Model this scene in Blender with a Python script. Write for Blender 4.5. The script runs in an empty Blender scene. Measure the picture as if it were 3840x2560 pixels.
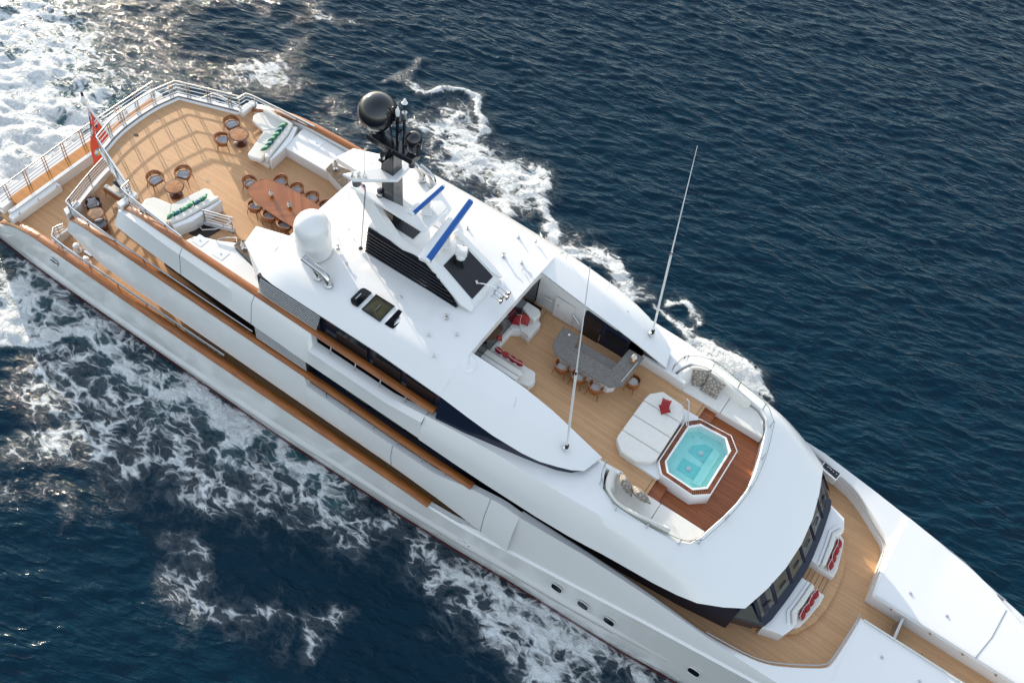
import bpy, bmesh, math, random
import numpy as np
from mathutils import Vector, Matrix
random.seed(4); RNG = np.random.default_rng(7)
S = bpy.context.scene
COL = S.collection
R = math.radians
# ---------------------------------------------------------------- camera, sky, sun, exposure
CAMZ = 44.283
CAM = np.array([0.0, -22.0, CAMZ])
R0 = np.array([[0.82445156, 0.55629043, 0.10402208], [0.50996323, -0.6505583, -0.56277118], [-0.24539179, 0.51702501, -0.82004147]])
FPX = 3769.23
cd = bpy.data.cameras.new('camera'); cam = bpy.data.objects.new('camera', cd); COL.objects.link(cam)
cd.sensor_width = 36; cd.lens = 36 * FPX / 3840; cd.clip_start = 0.5; cd.clip_end = 6000
m = Matrix(((R0[0, 0], -R0[1, 0], -R0[2, 0]), (R0[0, 1], -R0[1, 1], -R0[2, 1]), (R0[0, 2], -R0[1, 2], -R0[2, 2])))
cam.matrix_world = Matrix.Translation(CAM) @ m.to_4x4()
S.camera = cam
SUN_TO = Vector((-4.376, 2.176, 0.97)).normalized()      # towards the sun: low, over the port quarter
ELEV = math.asin(SUN_TO.z); AZ = math.atan2(SUN_TO.x, SUN_TO.y)
W = bpy.data.worlds.new('World'); S.world = W; W.use_nodes = True
nt = W.node_tree
sky = nt.nodes.new('ShaderNodeTexSky'); sky.sky_type = 'NISHITA'; sky.sun_disc = False
sky.sun_elevation = ELEV; sky.sun_rotation = AZ; sky.altitude = 0; sky.air_density = 1.0; sky.dust_density = 0.6; sky.ozone_density = 1.0
bg = nt.nodes['Background']; bg.inputs['Strength'].default_value = 0.15
hs = nt.nodes.new('ShaderNodeHueSaturation'); hs.inputs['Saturation'].default_value = 0.52
nt.links.new(sky.outputs[0], hs.inputs['Color']); gm = nt.nodes.new('ShaderNodeNewGeometry'); gs = nt.nodes.new('ShaderNodeSeparateXYZ'); nt.links.new(gm.outputs['Incoming'], gs.inputs[0])
gr = nt.nodes.new('ShaderNodeMapRange'); gr.inputs['From Min'].default_value = 0.0; gr.inputs['From Max'].default_value = -0.75; gr.inputs['To Min'].default_value = 0.58; gr.inputs['To Max'].default_value = 1.15
nt.links.new(gs.outputs['Z'], gr.inputs['Value']); gx_ = nt.nodes.new('ShaderNodeVectorMath'); gx_.operation = 'SCALE'
nt.links.new(hs.outputs[0], gx_.inputs[0]); nt.links.new(gr.outputs[0], gx_.inputs['Scale']); nt.links.new(gx_.outputs[0], bg.inputs[0])     # the evening sky is deeper near the horizon
sd = bpy.data.lights.new('sun', 'SUN'); sd.energy = 2.2; sd.angle = R(0.5); sd.color = (1.0, 0.87, 0.69)
sun = bpy.data.objects.new('sun', sd); COL.objects.link(sun); sun.location = (-60, 30, 60)
sun.rotation_euler = (-SUN_TO).to_track_quat('-Z', 'Y').to_euler()
S.view_settings.view_transform = 'Standard'; S.view_settings.look = 'None'; S.view_settings.gamma = 1.0
S.view_settings.exposure = 1.75
S.cycles.use_denoising = True
S.cycles.max_bounces = 8; S.cycles.caustics_reflective = False; S.cycles.caustics_refractive = False
S.cycles.sample_clamp_indirect = 6.0

# where a point seen at a pixel of the 3840 px photograph lies at a known height
REG = dict(A=(0, 280, 3.92), B=(500, 280, 3.92), C=(0, 640, 3.92), D=(500, 640, 3.92), E=(1000, 400, 3.92), F=(1300, 300, 3.92), G=(1200, 640, 3.92), H=(1550, 800, 3.92), I=(900, 1000, 3.92), J=(1700, 1100, 3.92), K=(2000, 1100, 3.92), L=(2500, 1300, 3.92), M=(2200, 1600, 3.92), N=(2900, 1700, 3.92), O=(2600, 2060, 3.92), P=(3100, 2160, 3.178), Q2=(800, 600, 1.8234), Q3=(1200, 240, 2.2404), Q4=(1700, 960, 1.96), Q5=(2080, 1340, 2.24), Q6=(2640, 1660, 1.7425), Q7=(1280, 1500, 1.4793), Q8=(0, 780, 1.8234), T=(0, 0, 0.6125), X=(0, 0, 1))
def ray(r, a, b):
    o = REG[r]; x = o[0] + a / o[2]; y = o[1] + b / o[2]
    return R0.T @ np.array([(x - 1920) / FPX, (y - 1280) / FPX, 1.0])
def at(r, a, b, z):
    d = ray(r, a, b); p = CAM + d * (z - CAMZ) / d[2]; return (float(p[0]), float(p[1]), float(z))
def aty(r, a, b, y):
    d = ray(r, a, b); p = CAM + d * (y + 22.0) / d[1]; return (float(p[0]), float(y), float(p[2]))

# ---------------------------------------------------------------- materials
def mat(name, col, rough=0.5, metal=0.0, var=0.0, vscale=3.0, coat=0.0, bump=0.0, bscale=40.0, spec=0.5, stretch=None, trans=0.0, ior=1.45):
    mt = bpy.data.materials.new(name); mt.use_nodes = True; n = mt.node_tree.nodes; l = mt.node_tree.links
    b = n['Principled BSDF']; b.inputs['Base Color'].default_value = (*col, 1); b.inputs['Roughness'].default_value = rough
    b.inputs['Metallic'].default_value = metal; b.inputs['Coat Weight'].default_value = coat; b.inputs['Coat Roughness'].default_value = 0.08
    b.inputs['Specular IOR Level'].default_value = spec; b.inputs['Transmission Weight'].default_value = trans; b.inputs['IOR'].default_value = ior
    tc = n.new('ShaderNodeTexCoord'); mp = n.new('ShaderNodeMapping'); l.new(tc.outputs['Object'], mp.inputs[0])
    if stretch: mp.inputs['Scale'].default_value = stretch
    if var:
        nz = n.new('ShaderNodeTexNoise'); nz.inputs['Scale'].default_value = vscale; nz.inputs['Detail'].default_value = 5
        l.new(mp.outputs[0], nz.inputs['Vector'])
        cr = n.new('ShaderNodeValToRGB'); cr.color_ramp.elements[0].position = 0.3; cr.color_ramp.elements[1].position = 0.7
        cr.color_ramp.elements[0].color = (*[c * (1 - var) for c in col], 1); cr.color_ramp.elements[1].color = (*[min(1, c * (1 + var)) for c in col], 1)
        l.new(nz.outputs['Fac'], cr.inputs[0]); l.new(cr.outputs[0], b.inputs['Base Color'])
    if bump:
        nb = n.new('ShaderNodeTexNoise'); nb.inputs['Scale'].default_value = bscale; nb.inputs['Detail'].default_value = 3
        l.new(mp.outputs[0], nb.inputs['Vector']); bp = n.new('ShaderNodeBump'); bp.inputs['Strength'].default_value = bump; bp.inputs['Distance'].default_value = 0.02
        l.new(nb.outputs['Fac'], bp.inputs['Height']); l.new(bp.outputs[0], b.inputs['Normal'])
    return mt

def teak(name, col, dark, pitch, rough, coat=0.0, var=0.16, axis='Y'):
    """planks laid along one axis: dark caulk lines, plank to plank and grain variation"""
    mt = bpy.data.materials.new(name); mt.use_nodes = True; n = mt.node_tree.nodes; l = mt.node_tree.links
    b = n['Principled BSDF']; b.inputs['Roughness'].default_value = rough; b.inputs['Coat Weight'].default_value = coat; b.inputs['Coat Roughness'].default_value = 0.1; b.inputs['Specular IOR Level'].default_value = .3
    tc = n.new('ShaderNodeTexCoord'); sp = n.new('ShaderNodeSeparateXYZ'); l.new(tc.outputs['Object'], sp.inputs[0])
    def mth(op, a, v=None):
        q = n.new('ShaderNodeMath'); q.operation = op
        l.new(a, q.inputs[0])
        if v is not None:
            if isinstance(v, (int, float)): q.inputs[1].default_value = v
            else: l.new(v, q.inputs[1])
        return q.outputs[0]
    s = mth('DIVIDE', sp.outputs[axis], pitch)
    fr = mth('FRACT', s); fl = mth('FLOOR', s)
    line = mth('LESS_THAN', fr, 0.16)
    wn = n.new('ShaderNodeTexWhiteNoise'); wn.noise_dimensions = '2D'
    seg = mth('FLOOR', mth('ADD', mth('DIVIDE', sp.outputs['X' if axis == 'Y' else 'Y'], 2.3), mth('MULTIPLY', fl, 0.37)))
    cb = n.new('ShaderNodeCombineXYZ'); l.new(fl, cb.inputs[0]); l.new(seg, cb.inputs[1]); l.new(cb.outputs[0], wn.inputs['Vector'])
    nz = n.new('ShaderNodeTexNoise'); nz.inputs['Scale'].default_value = 1.0; nz.inputs['Detail'].default_value = 6
    mp = n.new('ShaderNodeMapping'); mp.inputs['Scale'].default_value = (0.8, 9, 4) if axis == 'Y' else (9, 0.8, 4)
    l.new(tc.outputs['Object'], mp.inputs[0]); l.new(mp.outputs[0], nz.inputs['Vector'])
    mixv = mth('ADD', mth('MULTIPLY', wn.outputs['Value'], 0.55), mth('MULTIPLY', nz.outputs['Fac'], 0.6))
    cr = n.new('ShaderNodeValToRGB'); cr.color_ramp.elements[0].color = (*[c * (1 - var) for c in col], 1); cr.color_ramp.elements[1].color = (*[min(1, c * (1 + var)) for c in col], 1)
    l.new(mixv, cr.inputs[0])
    mx = n.new('ShaderNodeMix'); mx.data_type = 'RGBA'; l.new(line, mx.inputs[0]); l.new(cr.outputs[0], mx.inputs[6]); mx.inputs[7].default_value = (*dark, 1)
    l.new(mx.outputs[2], b.inputs['Base Color'])
    return mt

WHITE = mat('white_gelcoat', (0.74, 0.74, 0.73), 0.18, coat=0.6, var=0.012, vscale=0.6)
WHITE2 = mat('white_deck_paint', (0.72, 0.715, 0.695), 0.4, var=0.02, vscale=1.5)
CREAM = mat('cream_panel', (0.74, 0.71, 0.66), 0.4, var=0.02)
NAVY = mat('navy_gloss', (0.010, 0.015, 0.032), 0.18, coat=0.1, spec=.3)
BLACKG = mat('black_gloss', (0.007, 0.008, 0.012), 0.14, coat=0.6)
BLACKP = mat('black_panel', (0.012, 0.013, 0.018), 0.35)
LOUVRE = mat('dark_louvre', (0.008, 0.009, 0.014), 0.4)
GLASS = mat('tinted_glass', (0.006, 0.008, 0.012), 0.05, spec=0.35, var=0.3, vscale=0.8)
GLASSG = mat('olive_skylight_glass', (0.05, 0.05, 0.03), 0.08, spec=0.6, var=0.25, vscale=2)
GLASSW = mat('grey_windscreen_glass', (0.075, 0.08, 0.07), 0.10, spec=0.6, var=0.2, vscale=1.5)
STEEL = mat('polished_steel', (0.58, 0.58, 0.585), 0.16, metal=1.0)
STEELB = mat('brushed_steel', (0.6, 0.6, 0.6), 0.3, metal=1.0)
DECK = teak('teak_deck', (0.57, 0.335, 0.172), (0.20, 0.11, 0.058), 0.065, 0.6)
DECKX = teak('teak_margin', (0.50, 0.29, 0.15), (0.16, 0.10, 0.06), 0.2, 0.6, axis='X')
VARN = teak('varnished_teak', (0.44, 0.165, 0.014), (0.16, 0.05, 0.01), 0.075, 0.4, coat=0.08, var=0.3)
VARND = teak('varnished_tub_deck', (0.30, 0.085, 0.022), (0.10, 0.028, 0.009), 0.075, 0.3, coat=0.4, var=0.35)
CAP = mat('varnished_cap', (0.29, 0.098, 0.022), 0.3, coat=0.2, var=0.3, vscale=2.0, stretch=(0.7, 6, 6))
WOOD = mat('chair_wood', (0.24, 0.078, 0.018), 0.3, coat=0.4, var=0.3, vscale=9)
WOODD = mat('dark_wood', (0.09, 0.03, 0.014), 0.3, coat=0.4, var=0.3, vscale=9)
FABRIC = mat('white_fabric', (0.70, 0.675, 0.62), 0.85, var=0.03, vscale=4, bump=0.15, bscale=25)
FABRICG = mat('grey_fabric', (0.34, 0.34, 0.36), 0.8, var=0.08, vscale=8, bump=0.1)
BLUEG = mat('slate_blue_fabric', (0.06, 0.085, 0.11), 0.8, var=0.2, vscale=8)
TEAL = mat('teal_fabric', (0.005, 0.12, 0.14), 0.6, var=0.25, vscale=9)
GREEN = mat('green_fabric', (0.045, 0.20, 0.12), 0.6, var=0.4, vscale=9)
RED = mat('red_fabric', (0.27, 0.012, 0.016), 0.75, var=0.15, vscale=9, bump=0.1)
RED2 = mat('dusty_red_fabric', (0.33, 0.035, 0.035), 0.8, var=0.15, vscale=9, bump=0.1)
PIPE = mat('white_piping', (0.75, 0.68, 0.62), 0.7)
MARBLE = mat('brown_marble', (0.16, 0.115, 0.075), 0.18, var=0.4, vscale=7)
STONE = mat('grey_stone', (0.135, 0.122, 0.108), 0.32, var=0.28, vscale=12)
BLUE = mat('radar_blue', (0.005, 0.085, 0.33), 0.3)
REDSTR = mat('boot_red', (0.16, 0.012, 0.016), 0.4)
ANTIF = mat('antifouling', (0.02, 0.022, 0.03), 0.5)
SHADE = mat('lamp_shade', (0.62, 0.58, 0.50), 0.8)
BRONZE = mat('copper_lamp', (0.55, 0.22, 0.08), 0.2, metal=1.0)
DARKW = mat('dark_wall', (0.02, 0.016, 0.015), 0.25, var=0.3, vscale=2)
RUBBER = mat('grey_rubber', (0.10, 0.11, 0.12), 0.6)
def see_through(name, tint, refl=.5):
    mt = bpy.data.materials.new(name); mt.use_nodes = True; n = mt.node_tree.nodes; l = mt.node_tree.links; n.remove(n['Principled BSDF'])
    t = n.new('ShaderNodeBsdfTransparent'); t.inputs[0].default_value = (*tint, 1); g = n.new('ShaderNodeBsdfGlossy'); g.inputs['Roughness'].default_value = .04
    f = n.new('ShaderNodeFresnel'); f.inputs[0].default_value = 1.33 if refl else 1.08; nz = n.new('ShaderNodeTexNoise'); nz.inputs['Scale'].default_value = 5; bp = n.new('ShaderNodeBump'); bp.inputs['Strength'].default_value = refl * .3; bp.inputs['Distance'].default_value = .05
    l.new(nz.outputs['Fac'], bp.inputs['Height']); l.new(bp.outputs[0], g.inputs['Normal']); l.new(bp.outputs[0], f.inputs['Normal'])
    m_ = n.new('ShaderNodeMixShader'); l.new(f.outputs[0], m_.inputs[0]); l.new(t.outputs[0], m_.inputs[1]); l.new(g.outputs[0], m_.inputs[2]); l.new(m_.outputs[0], n['Material Output'].inputs[0]); return mt
CLEAR = see_through('clear_glass', (.93, .97, .96), 0.0)
SHELLM = mat('tub_shell', (0.42, 0.72, 0.69), 0.35, var=.06, vscale=2.5)

def radial_wood(name, c1, c2, nseg):
    mt = bpy.data.materials.new(name); mt.use_nodes = True; n = mt.node_tree.nodes; l = mt.node_tree.links
    b = n['Principled BSDF']; b.inputs['Roughness'].default_value = 0.16; b.inputs['Coat Weight'].default_value = 0.5
    tc = n.new('ShaderNodeTexCoord'); sp = n.new('ShaderNodeSeparateXYZ'); l.new(tc.outputs['Object'], sp.inputs[0])
    a = n.new('ShaderNodeMath'); a.operation = 'ARCTAN2'; l.new(sp.outputs['Y'], a.inputs[0]); l.new(sp.outputs['X'], a.inputs[1])
    d = n.new('ShaderNodeMath'); d.operation = 'MULTIPLY'; l.new(a.outputs[0], d.inputs[0]); d.inputs[1].default_value = nseg / (2 * math.pi)
    fl = n.new('ShaderNodeMath'); fl.operation = 'FLOOR'; l.new(d.outputs[0], fl.inputs[0])
    wn = n.new('ShaderNodeTexWhiteNoise'); wn.noise_dimensions = '1D'; l.new(fl.outputs[0], wn.inputs['W'])
    cr = n.new('ShaderNodeValToRGB'); cr.color_ramp.elements[0].color = (*c1, 1); cr.color_ramp.elements[1].color = (*c2, 1)
    l.new(wn.outputs['Value'], cr.inputs[0]); l.new(cr.outputs[0], b.inputs['Base Color'])
    return mt
TABLEW = radial_wood('sunburst_veneer', (0.30, 0.115, 0.03), (0.43, 0.20, 0.06), 20)
TABLEL = radial_wood('pale_sunburst_veneer', (0.40, 0.20, 0.08), (0.55, 0.30, 0.13), 8)

def chevron(name):
    mt = bpy.data.materials.new(name); mt.use_nodes = True; n = mt.node_tree.nodes; l = mt.node_tree.links
    b = n['Principled BSDF']; b.inputs['Roughness'].default_value = 0.15; b.inputs['Coat Weight'].default_value = 0.5
    tc = n.new('ShaderNodeTexCoord'); sp = n.new('ShaderNodeSeparateXYZ'); l.new(tc.outputs['Object'], sp.inputs[0])
    ab = n.new('ShaderNodeMath'); ab.operation = 'ABSOLUTE'; l.new(sp.outputs['Y'], ab.inputs[0])
    ad = n.new('ShaderNodeMath'); ad.operation = 'ADD'; l.new(sp.outputs['X'], ad.inputs[0]); l.new(ab.outputs[0], ad.inputs[1])
    dv = n.new('ShaderNodeMath'); dv.operation = 'MULTIPLY'; l.new(ad.outputs[0], dv.inputs[0]); dv.inputs[1].default_value = 5.5
    fl = n.new('ShaderNodeMath'); fl.operation = 'FLOOR'; l.new(dv.outputs[0], fl.inputs[0])
    wn = n.new('ShaderNodeTexWhiteNoise'); wn.noise_dimensions = '1D'; l.new(fl.outputs[0], wn.inputs['W'])
    cr = n.new('ShaderNodeValToRGB'); cr.color_ramp.elements[0].color = (0.25, 0.074, 0.015, 1); cr.color_ramp.elements[1].color = (0.33, 0.11, 0.024, 1)
    l.new(wn.outputs['Value'], cr.inputs[0]); l.new(cr.outputs[0], b.inputs['Base Color'])
    return mt
CHEV = chevron('chevron_veneer')

def rings_fabric(name):
    mt = bpy.data.materials.new(name); mt.use_nodes = True; n = mt.node_tree.nodes; l = mt.node_tree.links
    b = n['Principled BSDF']; b.inputs['Roughness'].default_value = 0.75
    tc = n.new('ShaderNodeTexCoord'); sp = n.new('ShaderNodeSeparateXYZ'); l.new(tc.outputs['Object'], sp.inputs[0])
    cb = n.new('ShaderNodeCombineXYZ'); l.new(sp.outputs['X'], cb.inputs[0]); l.new(sp.outputs['Y'], cb.inputs[1])
    vo = n.new('ShaderNodeTexVoronoi'); vo.inputs['Scale'].default_value = 5.0; vo.inputs['Randomness'].default_value = 0.25; l.new(cb.outputs[0], vo.inputs['Vector'])
    s = n.new('ShaderNodeMath'); s.operation = 'MULTIPLY'; l.new(vo.outputs['Distance'], s.inputs[0]); s.inputs[1].default_value = 13
    sn = n.new('ShaderNodeMath'); sn.operation = 'SINE'; l.new(s.outputs[0], sn.inputs[0])
    cr = n.new('ShaderNodeValToRGB'); cr.color_ramp.elements[0].position = 0.35; cr.color_ramp.elements[1].position = 0.6
    cr.color_ramp.elements[0].color = (0.20, 0.172, 0.142, 1); cr.color_ramp.elements[1].color = (0.40, 0.36, 0.31, 1)
    l.new(sn.outputs[0], cr.inputs[0]); l.new(cr.outputs[0], b.inputs['Base Color'])
    return mt
RINGS = rings_fabric('ring_pattern_fabric')

# ---------------------------------------------------------------- mesh helpers
class MB:
    def __init__(s): s.v = []; s.f = []
    def add(s, vs, fs):
        o = len(s.v); s.v += [tuple(map(float, p)) for p in vs]; s.f += [tuple(o + i for i in f) for f in fs]; return s
    def box(s, c, d, rz=0.0, ry=0.0):
        x, y, z = [k / 2 for k in d]
        vs = [Vector((i * x, j * y, k * z)) for i in (-1, 1) for j in (-1, 1) for k in (-1, 1)]
        M = Matrix.Rotation(rz, 3, 'Z') @ Matrix.Rotation(ry, 3, 'Y')
        return s.add([M @ p + Vector(c) for p in vs], [(0, 1, 3, 2), (4, 6, 7, 5), (0, 4, 5, 1), (2, 3, 7, 6), (0, 2, 6, 4), (1, 5, 7, 3)])
    def prism(s, poly, z0, z1):
        n = len(poly)
        a = sum(poly[i][0] * poly[(i + 1) % n][1] - poly[(i + 1) % n][0] * poly[i][1] for i in range(n))
        if a < 0: poly = poly[::-1]
        g0 = z0 if callable(z0) else (lambda x, y: z0); g1 = z1 if callable(z1) else (lambda x, y: z1)
        vs = [(p[0], p[1], g0(*p[:2])) for p in poly] + [(p[0], p[1], g1(*p[:2])) for p in poly]
        fs = [tuple(range(n - 1, -1, -1)), tuple(range(n, 2 * n))] + [(i, (i + 1) % n, n + (i + 1) % n, n + i) for i in range(n)]
        return s.add(vs, fs)
    def ngon(s, pts): return s.add(pts, [tuple(range(len(pts)))])
    def tube(s, pts, r, n=8, closed=False, caps=True):
        pts = [Vector(p) for p in pts]; N = len(pts); rr = r if isinstance(r, (list, tuple)) else [r] * N
        vs = []; prev = None
        for i, p in enumerate(pts):
            if closed: t = (pts[(i + 1) % N] - pts[i - 1])
            else: t = pts[min(i + 1, N - 1)] - pts[max(i - 1, 0)]
            t.normalize()
            if prev is None:
                u = t.orthogonal().normalized() if abs(t.z) > 0.9 else Vector((0, 0, 1)).cross(t).normalized()
            else:
                u = prev - t * prev.dot(t); u = u.normalized() if u.length > 1e-6 else t.orthogonal().normalized()
            prev = u; w = t.cross(u)
            for k in range(n):
                a = 2 * math.pi * k / n; vs.append(p + (u * math.cos(a) + w * math.sin(a)) * rr[i])
        fs = []
        for i in range(N if closed else N - 1):
            j = (i + 1) % N
            for k in range(n): fs.append((i * n + k, i * n + (k + 1) % n, j * n + (k + 1) % n, j * n + k))
        if caps and not closed: fs += [tuple(range(n - 1, -1, -1)), tuple(range((N - 1) * n, N * n))]
        return s.add(vs, fs)
    def lathe(s, prof, c=(0, 0, 0), n=24, M=None):
        vs = []; fs = []
        for r, z in prof:
            for k in range(n):
                a = 2 * math.pi * k / n; p = Vector((r * math.cos(a), r * math.sin(a), z))
                if M: p = M @ p
                vs.append(p + Vector(c))
        for i in range(len(prof) - 1):
            for k in range(n): fs.append((i * n + k, i * n + (k + 1) % n, (i + 1) * n + (k + 1) % n, (i + 1) * n + k))
        fs += [tuple(range(n - 1, -1, -1)), tuple(range((len(prof) - 1) * n, len(prof) * n))]
        return s.add(vs, fs)
    def loft(s, rows, closed=False, flip=False):
        n = len(rows[0]); vs = [p for r_ in rows for p in r_]; fs = []
        for i in range(len(rows) - 1):
            for k in range(n if closed else n - 1):
                q = (i * n + k, i * n + (k + 1) % n, (i + 1) * n + (k + 1) % n, (i + 1) * n + k)
                fs.append(q[::-1] if flip else q)
        return s.add(vs, fs)
    def mirror(s):
        n = len(s.v); s.f += [tuple(n + i for i in f[::-1]) for f in s.f]; s.v += [(x, -y, z) for x, y, z in s.v]; return s
    def build(s, name, m_, parent=None, origin=(0, 0, 0), rz=None, sharp=35, bevel=0.0, seg=2, recalc=True):
        me = bpy.data.meshes.new(name); o = Vector(origin)
        me.from_pydata([Vector(p) - o for p in s.v], [], s.f)
        bm = bmesh.new(); bm.from_mesh(me); bmesh.ops.remove_doubles(bm, verts=bm.verts, dist=1e-4)
        if recalc: bmesh.ops.recalc_face_normals(bm, faces=bm.faces)
        bm.to_mesh(me); bm.free()
        me.polygons.foreach_set('use_smooth', [True] * len(me.polygons)); me.set_sharp_from_angle(angle=R(sharp))
        me.materials.append(m_)
        ob = bpy.data.objects.new(name, me); COL.objects.link(ob)
        if parent is not None: ob.parent = parent
        else: ob.location = o
        if bevel:
            b = ob.modifiers.new('bevel', 'BEVEL'); b.width = bevel; b.segments = seg; b.limit_method = 'ANGLE'; b.angle_limit = R(40); b.harden_normals = False
        return ob
def tag(o, label=None, cat=None, group=None, kind=None):
    if label: o['label'] = label
    if cat: o['category'] = cat
    if group: o['group'] = group
    if kind: o['kind'] = kind
    return o
def thing(name, loc, label, cat, group=None, rz=0.0):
    o = bpy.data.objects.new(name, None); COL.objects.link(o); o.location = loc; o.rotation_euler = (0, 0, rz); o.empty_display_size = 0.2
    return tag(o, label, cat, group)
KIDS = {}
def kids(o): return [c for c in bpy.data.objects if c.parent == o]
def copy_tree(o, parent=None):
    c = o.copy(); COL.objects.link(c)
    if parent is not None: c.parent = parent
    for ch in kids(o): copy_tree(ch, c)
    return c
def curve(pts, n):
    """smooth interpolation through points (Catmull-Rom)"""
    P = [np.array(p, float) for p in pts]; P = [2 * P[0] - P[1]] + P + [2 * P[-1] - P[-2]]; out = []
    for i in range(1, len(P) - 2):
        for k in range(n):
            t = k / n; a, b, c, d = P[i - 1], P[i], P[i + 1], P[i + 2]
            out.append(tuple(0.5 * (2 * b + (c - a) * t + (2 * a - 5 * b + 4 * c - d) * t * t + (3 * b - a - 3 * c + d) * t ** 3)))
    out.append(tuple(P[-2])); return out
def ip(x, tab):
    xs = [t[0] for t in tab]; return [float(np.interp(x, xs, [t[k] for t in tab])) for k in range(1, len(tab[0]))]
def mir(pts): return [(p[0], -p[1], *p[2:]) for p in pts]
SLAT = mat('pale_slat', (.62, .62, .61), .35)
# ================================================================ THE YACHT: hull, decks, superstructure
yacht = thing('yacht', (0, 0, 0), 'large white motor yacht with teak decks steaming across the dark blue sea', 'yacht')
def part(name, mb, m_, parent=None, label=None, **k):
    o = mb.build(name, m_, parent or yacht, **k)
    if label: o['label'] = label
    return o
ZS, ZJ, ZJL, ZB, ZM, ZF = 8.5, 9.05, 8.68, 5.7, 2.9, 5.6     # sun deck, tub deck, low tub floor, bridge deck, main deck, bow well

# hull plan: x, y at waterline, y mid, y at sheer, z of sheer, y of top, z of top
HT = [(-39.5, 5.75, 5.85, 5.75, 1.3, 5.70, 1.35), (-37.6, 5.85, 5.92, 5.80, 2.2, 5.75, 2.3), (-36.7, 5.9, 5.95, 5.82, 2.8, 5.75, 2.85), (-35.7, 5.92, 5.98, 5.88, 3.25, 5.8, 3.3),
      (-34.5, 5.95, 6.0, 5.93, 3.55, 5.86, 3.6), (-32, 5.95, 6.05, 5.99, 3.7, 5.93, 3.75), (-26, 5.95, 6.08, 6.02, 3.7, 5.95, 3.75), (-19, 5.95, 6.05, 6.0, 3.7, 5.94, 3.75),
      (-12, 5.75, 5.95, 5.97, 3.7, 5.9, 3.75), (-10.2, 5.65, 5.9, 5.92, 3.50, 5.86, 3.58), (-8.8, 5.6, 5.85, 5.88, 3.55, 5.78, 3.66), (-6.8, 5.45, 5.75, 5.8, 3.8, 5.64, 4.22), (-6.21, 5.4, 5.72, 5.77, 4.0, 5.6, 4.6),
      (-6.2, 5.4, 5.72, 5.77, 4.0, 5.3, 6.65), (-3, 5.25, 5.62, 5.7, 4.75, 5.22, 6.95), (0, 5.1, 5.5, 5.6, 5.4, 5.2, 7.0), (3, 4.8, 5.3, 5.5, 5.95, 5.2, 6.85), (5.5, 4.45, 5.0, 5.25, 6.0, 5.03, 6.6),
      (8.5, 3.8, 4.4, 4.72, 6.0, 4.62, 6.48), (10.3, 3.2, 3.9, 4.45, 5.8, 4.38, 6.40), (10.7, 3.05, 3.75, 4.4, 5.8, 4.33, 6.2), (12.5, 2.4, 3.2, 4.0, 5.8, 3.95, 6.1), (15, 1.4, 2.2, 3.2, 5.9, 3.15, 6.2), (18, 0.5, 1.0, 1.9, 6.1, 1.85, 6.4), (20.5, 0.03, 0.05, 0.1, 6.4, 0.06, 6.7)]
hx = sorted(set(list(np.arange(-39.5, 20.6, 0.5)) + [-6.21, -6.2, 20.5]))
h = MB(); rows = []
for x in hx:
    yw, ym, ys, zs, yt, zt = ip(x, HT)
    rows.append([(x, -yw * 0.93, -1.0), (x, -yw, 0.34), (x, -(yw + ym) / 2 - 0.03, 1.1), (x, -ym, 2.0), (x, -ym - 0.02, min(2.6, zs * 0.8)), (x, -ys, zs), (x, -ys + .1, zs + min(.07, (zt - zs) * .5)), (x, -(ys + yt) / 2 + 0.03, (zs + zt) / 2 + 0.08), (x, -yt, zt)])
h.loft(rows); h.mirror(); h.ngon([(-39.5, 5.35, -1), (-39.5, 5.75, .34), (-39.5, 5.7, 1.35), (-39.5, -5.7, 1.35), (-39.5, -5.75, .34), (-39.5, -5.35, -1)])
part('hull', h, WHITE, sharp=28)
b = MB(); rows = [[(x, -ip(x, HT)[0] - 0.015, 0.10), (x, -ip(x, HT)[0] - 0.03, 0.24)] for x in hx]
b.loft(rows); b.mirror(); part('boot_stripe', b, REDSTR)
b = MB(); rows = [[(x, -ip(x, HT)[0] * 0.95 - 0.03, -0.7), (x, -ip(x, HT)[0] - 0.012, 0.09)] for x in hx]
b.loft(rows); b.mirror(); part('underbody', b, ANTIF)
# long sculpted strake along the hull side
for sgn in (-1, 1):
    b = MB(); rows = []
    for x in np.arange(-36.6, 2.0, 0.6):
        k = np.interp(x, [-36.6, -35.4, -10, -3, 2.0], [0.0, 1, 1, 1, 0.15]); z = np.interp(x, [-37, -30, -20, -12, -5, 2], [0.95, 1.0, 1.15, 1.65, 2.3, 3.1])
        yw, ym, ys, zs, yt, zt = ip(x, HT); y0 = np.interp(z, [0.34, 1.1, 2.0, zs], [yw, (yw + ym) / 2 + .03, ym, ys])
        rows.append([(x, sgn * (y0 - 0.02), z - 0.14), (x, sgn * (y0 + 0.10 * k), z), (x, sgn * (y0 + 0.08 * k), z + 0.22), (x, sgn * (y0 - 0.02), z + 0.65)])
    b.loft(rows); part('rub_strake', b, WHITE, sharp=50)
    b = MB(); b.tube([(r_[1][0], r_[1][1] + sgn * .008, r_[1][2] - .03) for r_ in rows[2:-4]], 0.02, 6); part('rub_rail', b, STEELB)
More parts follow.
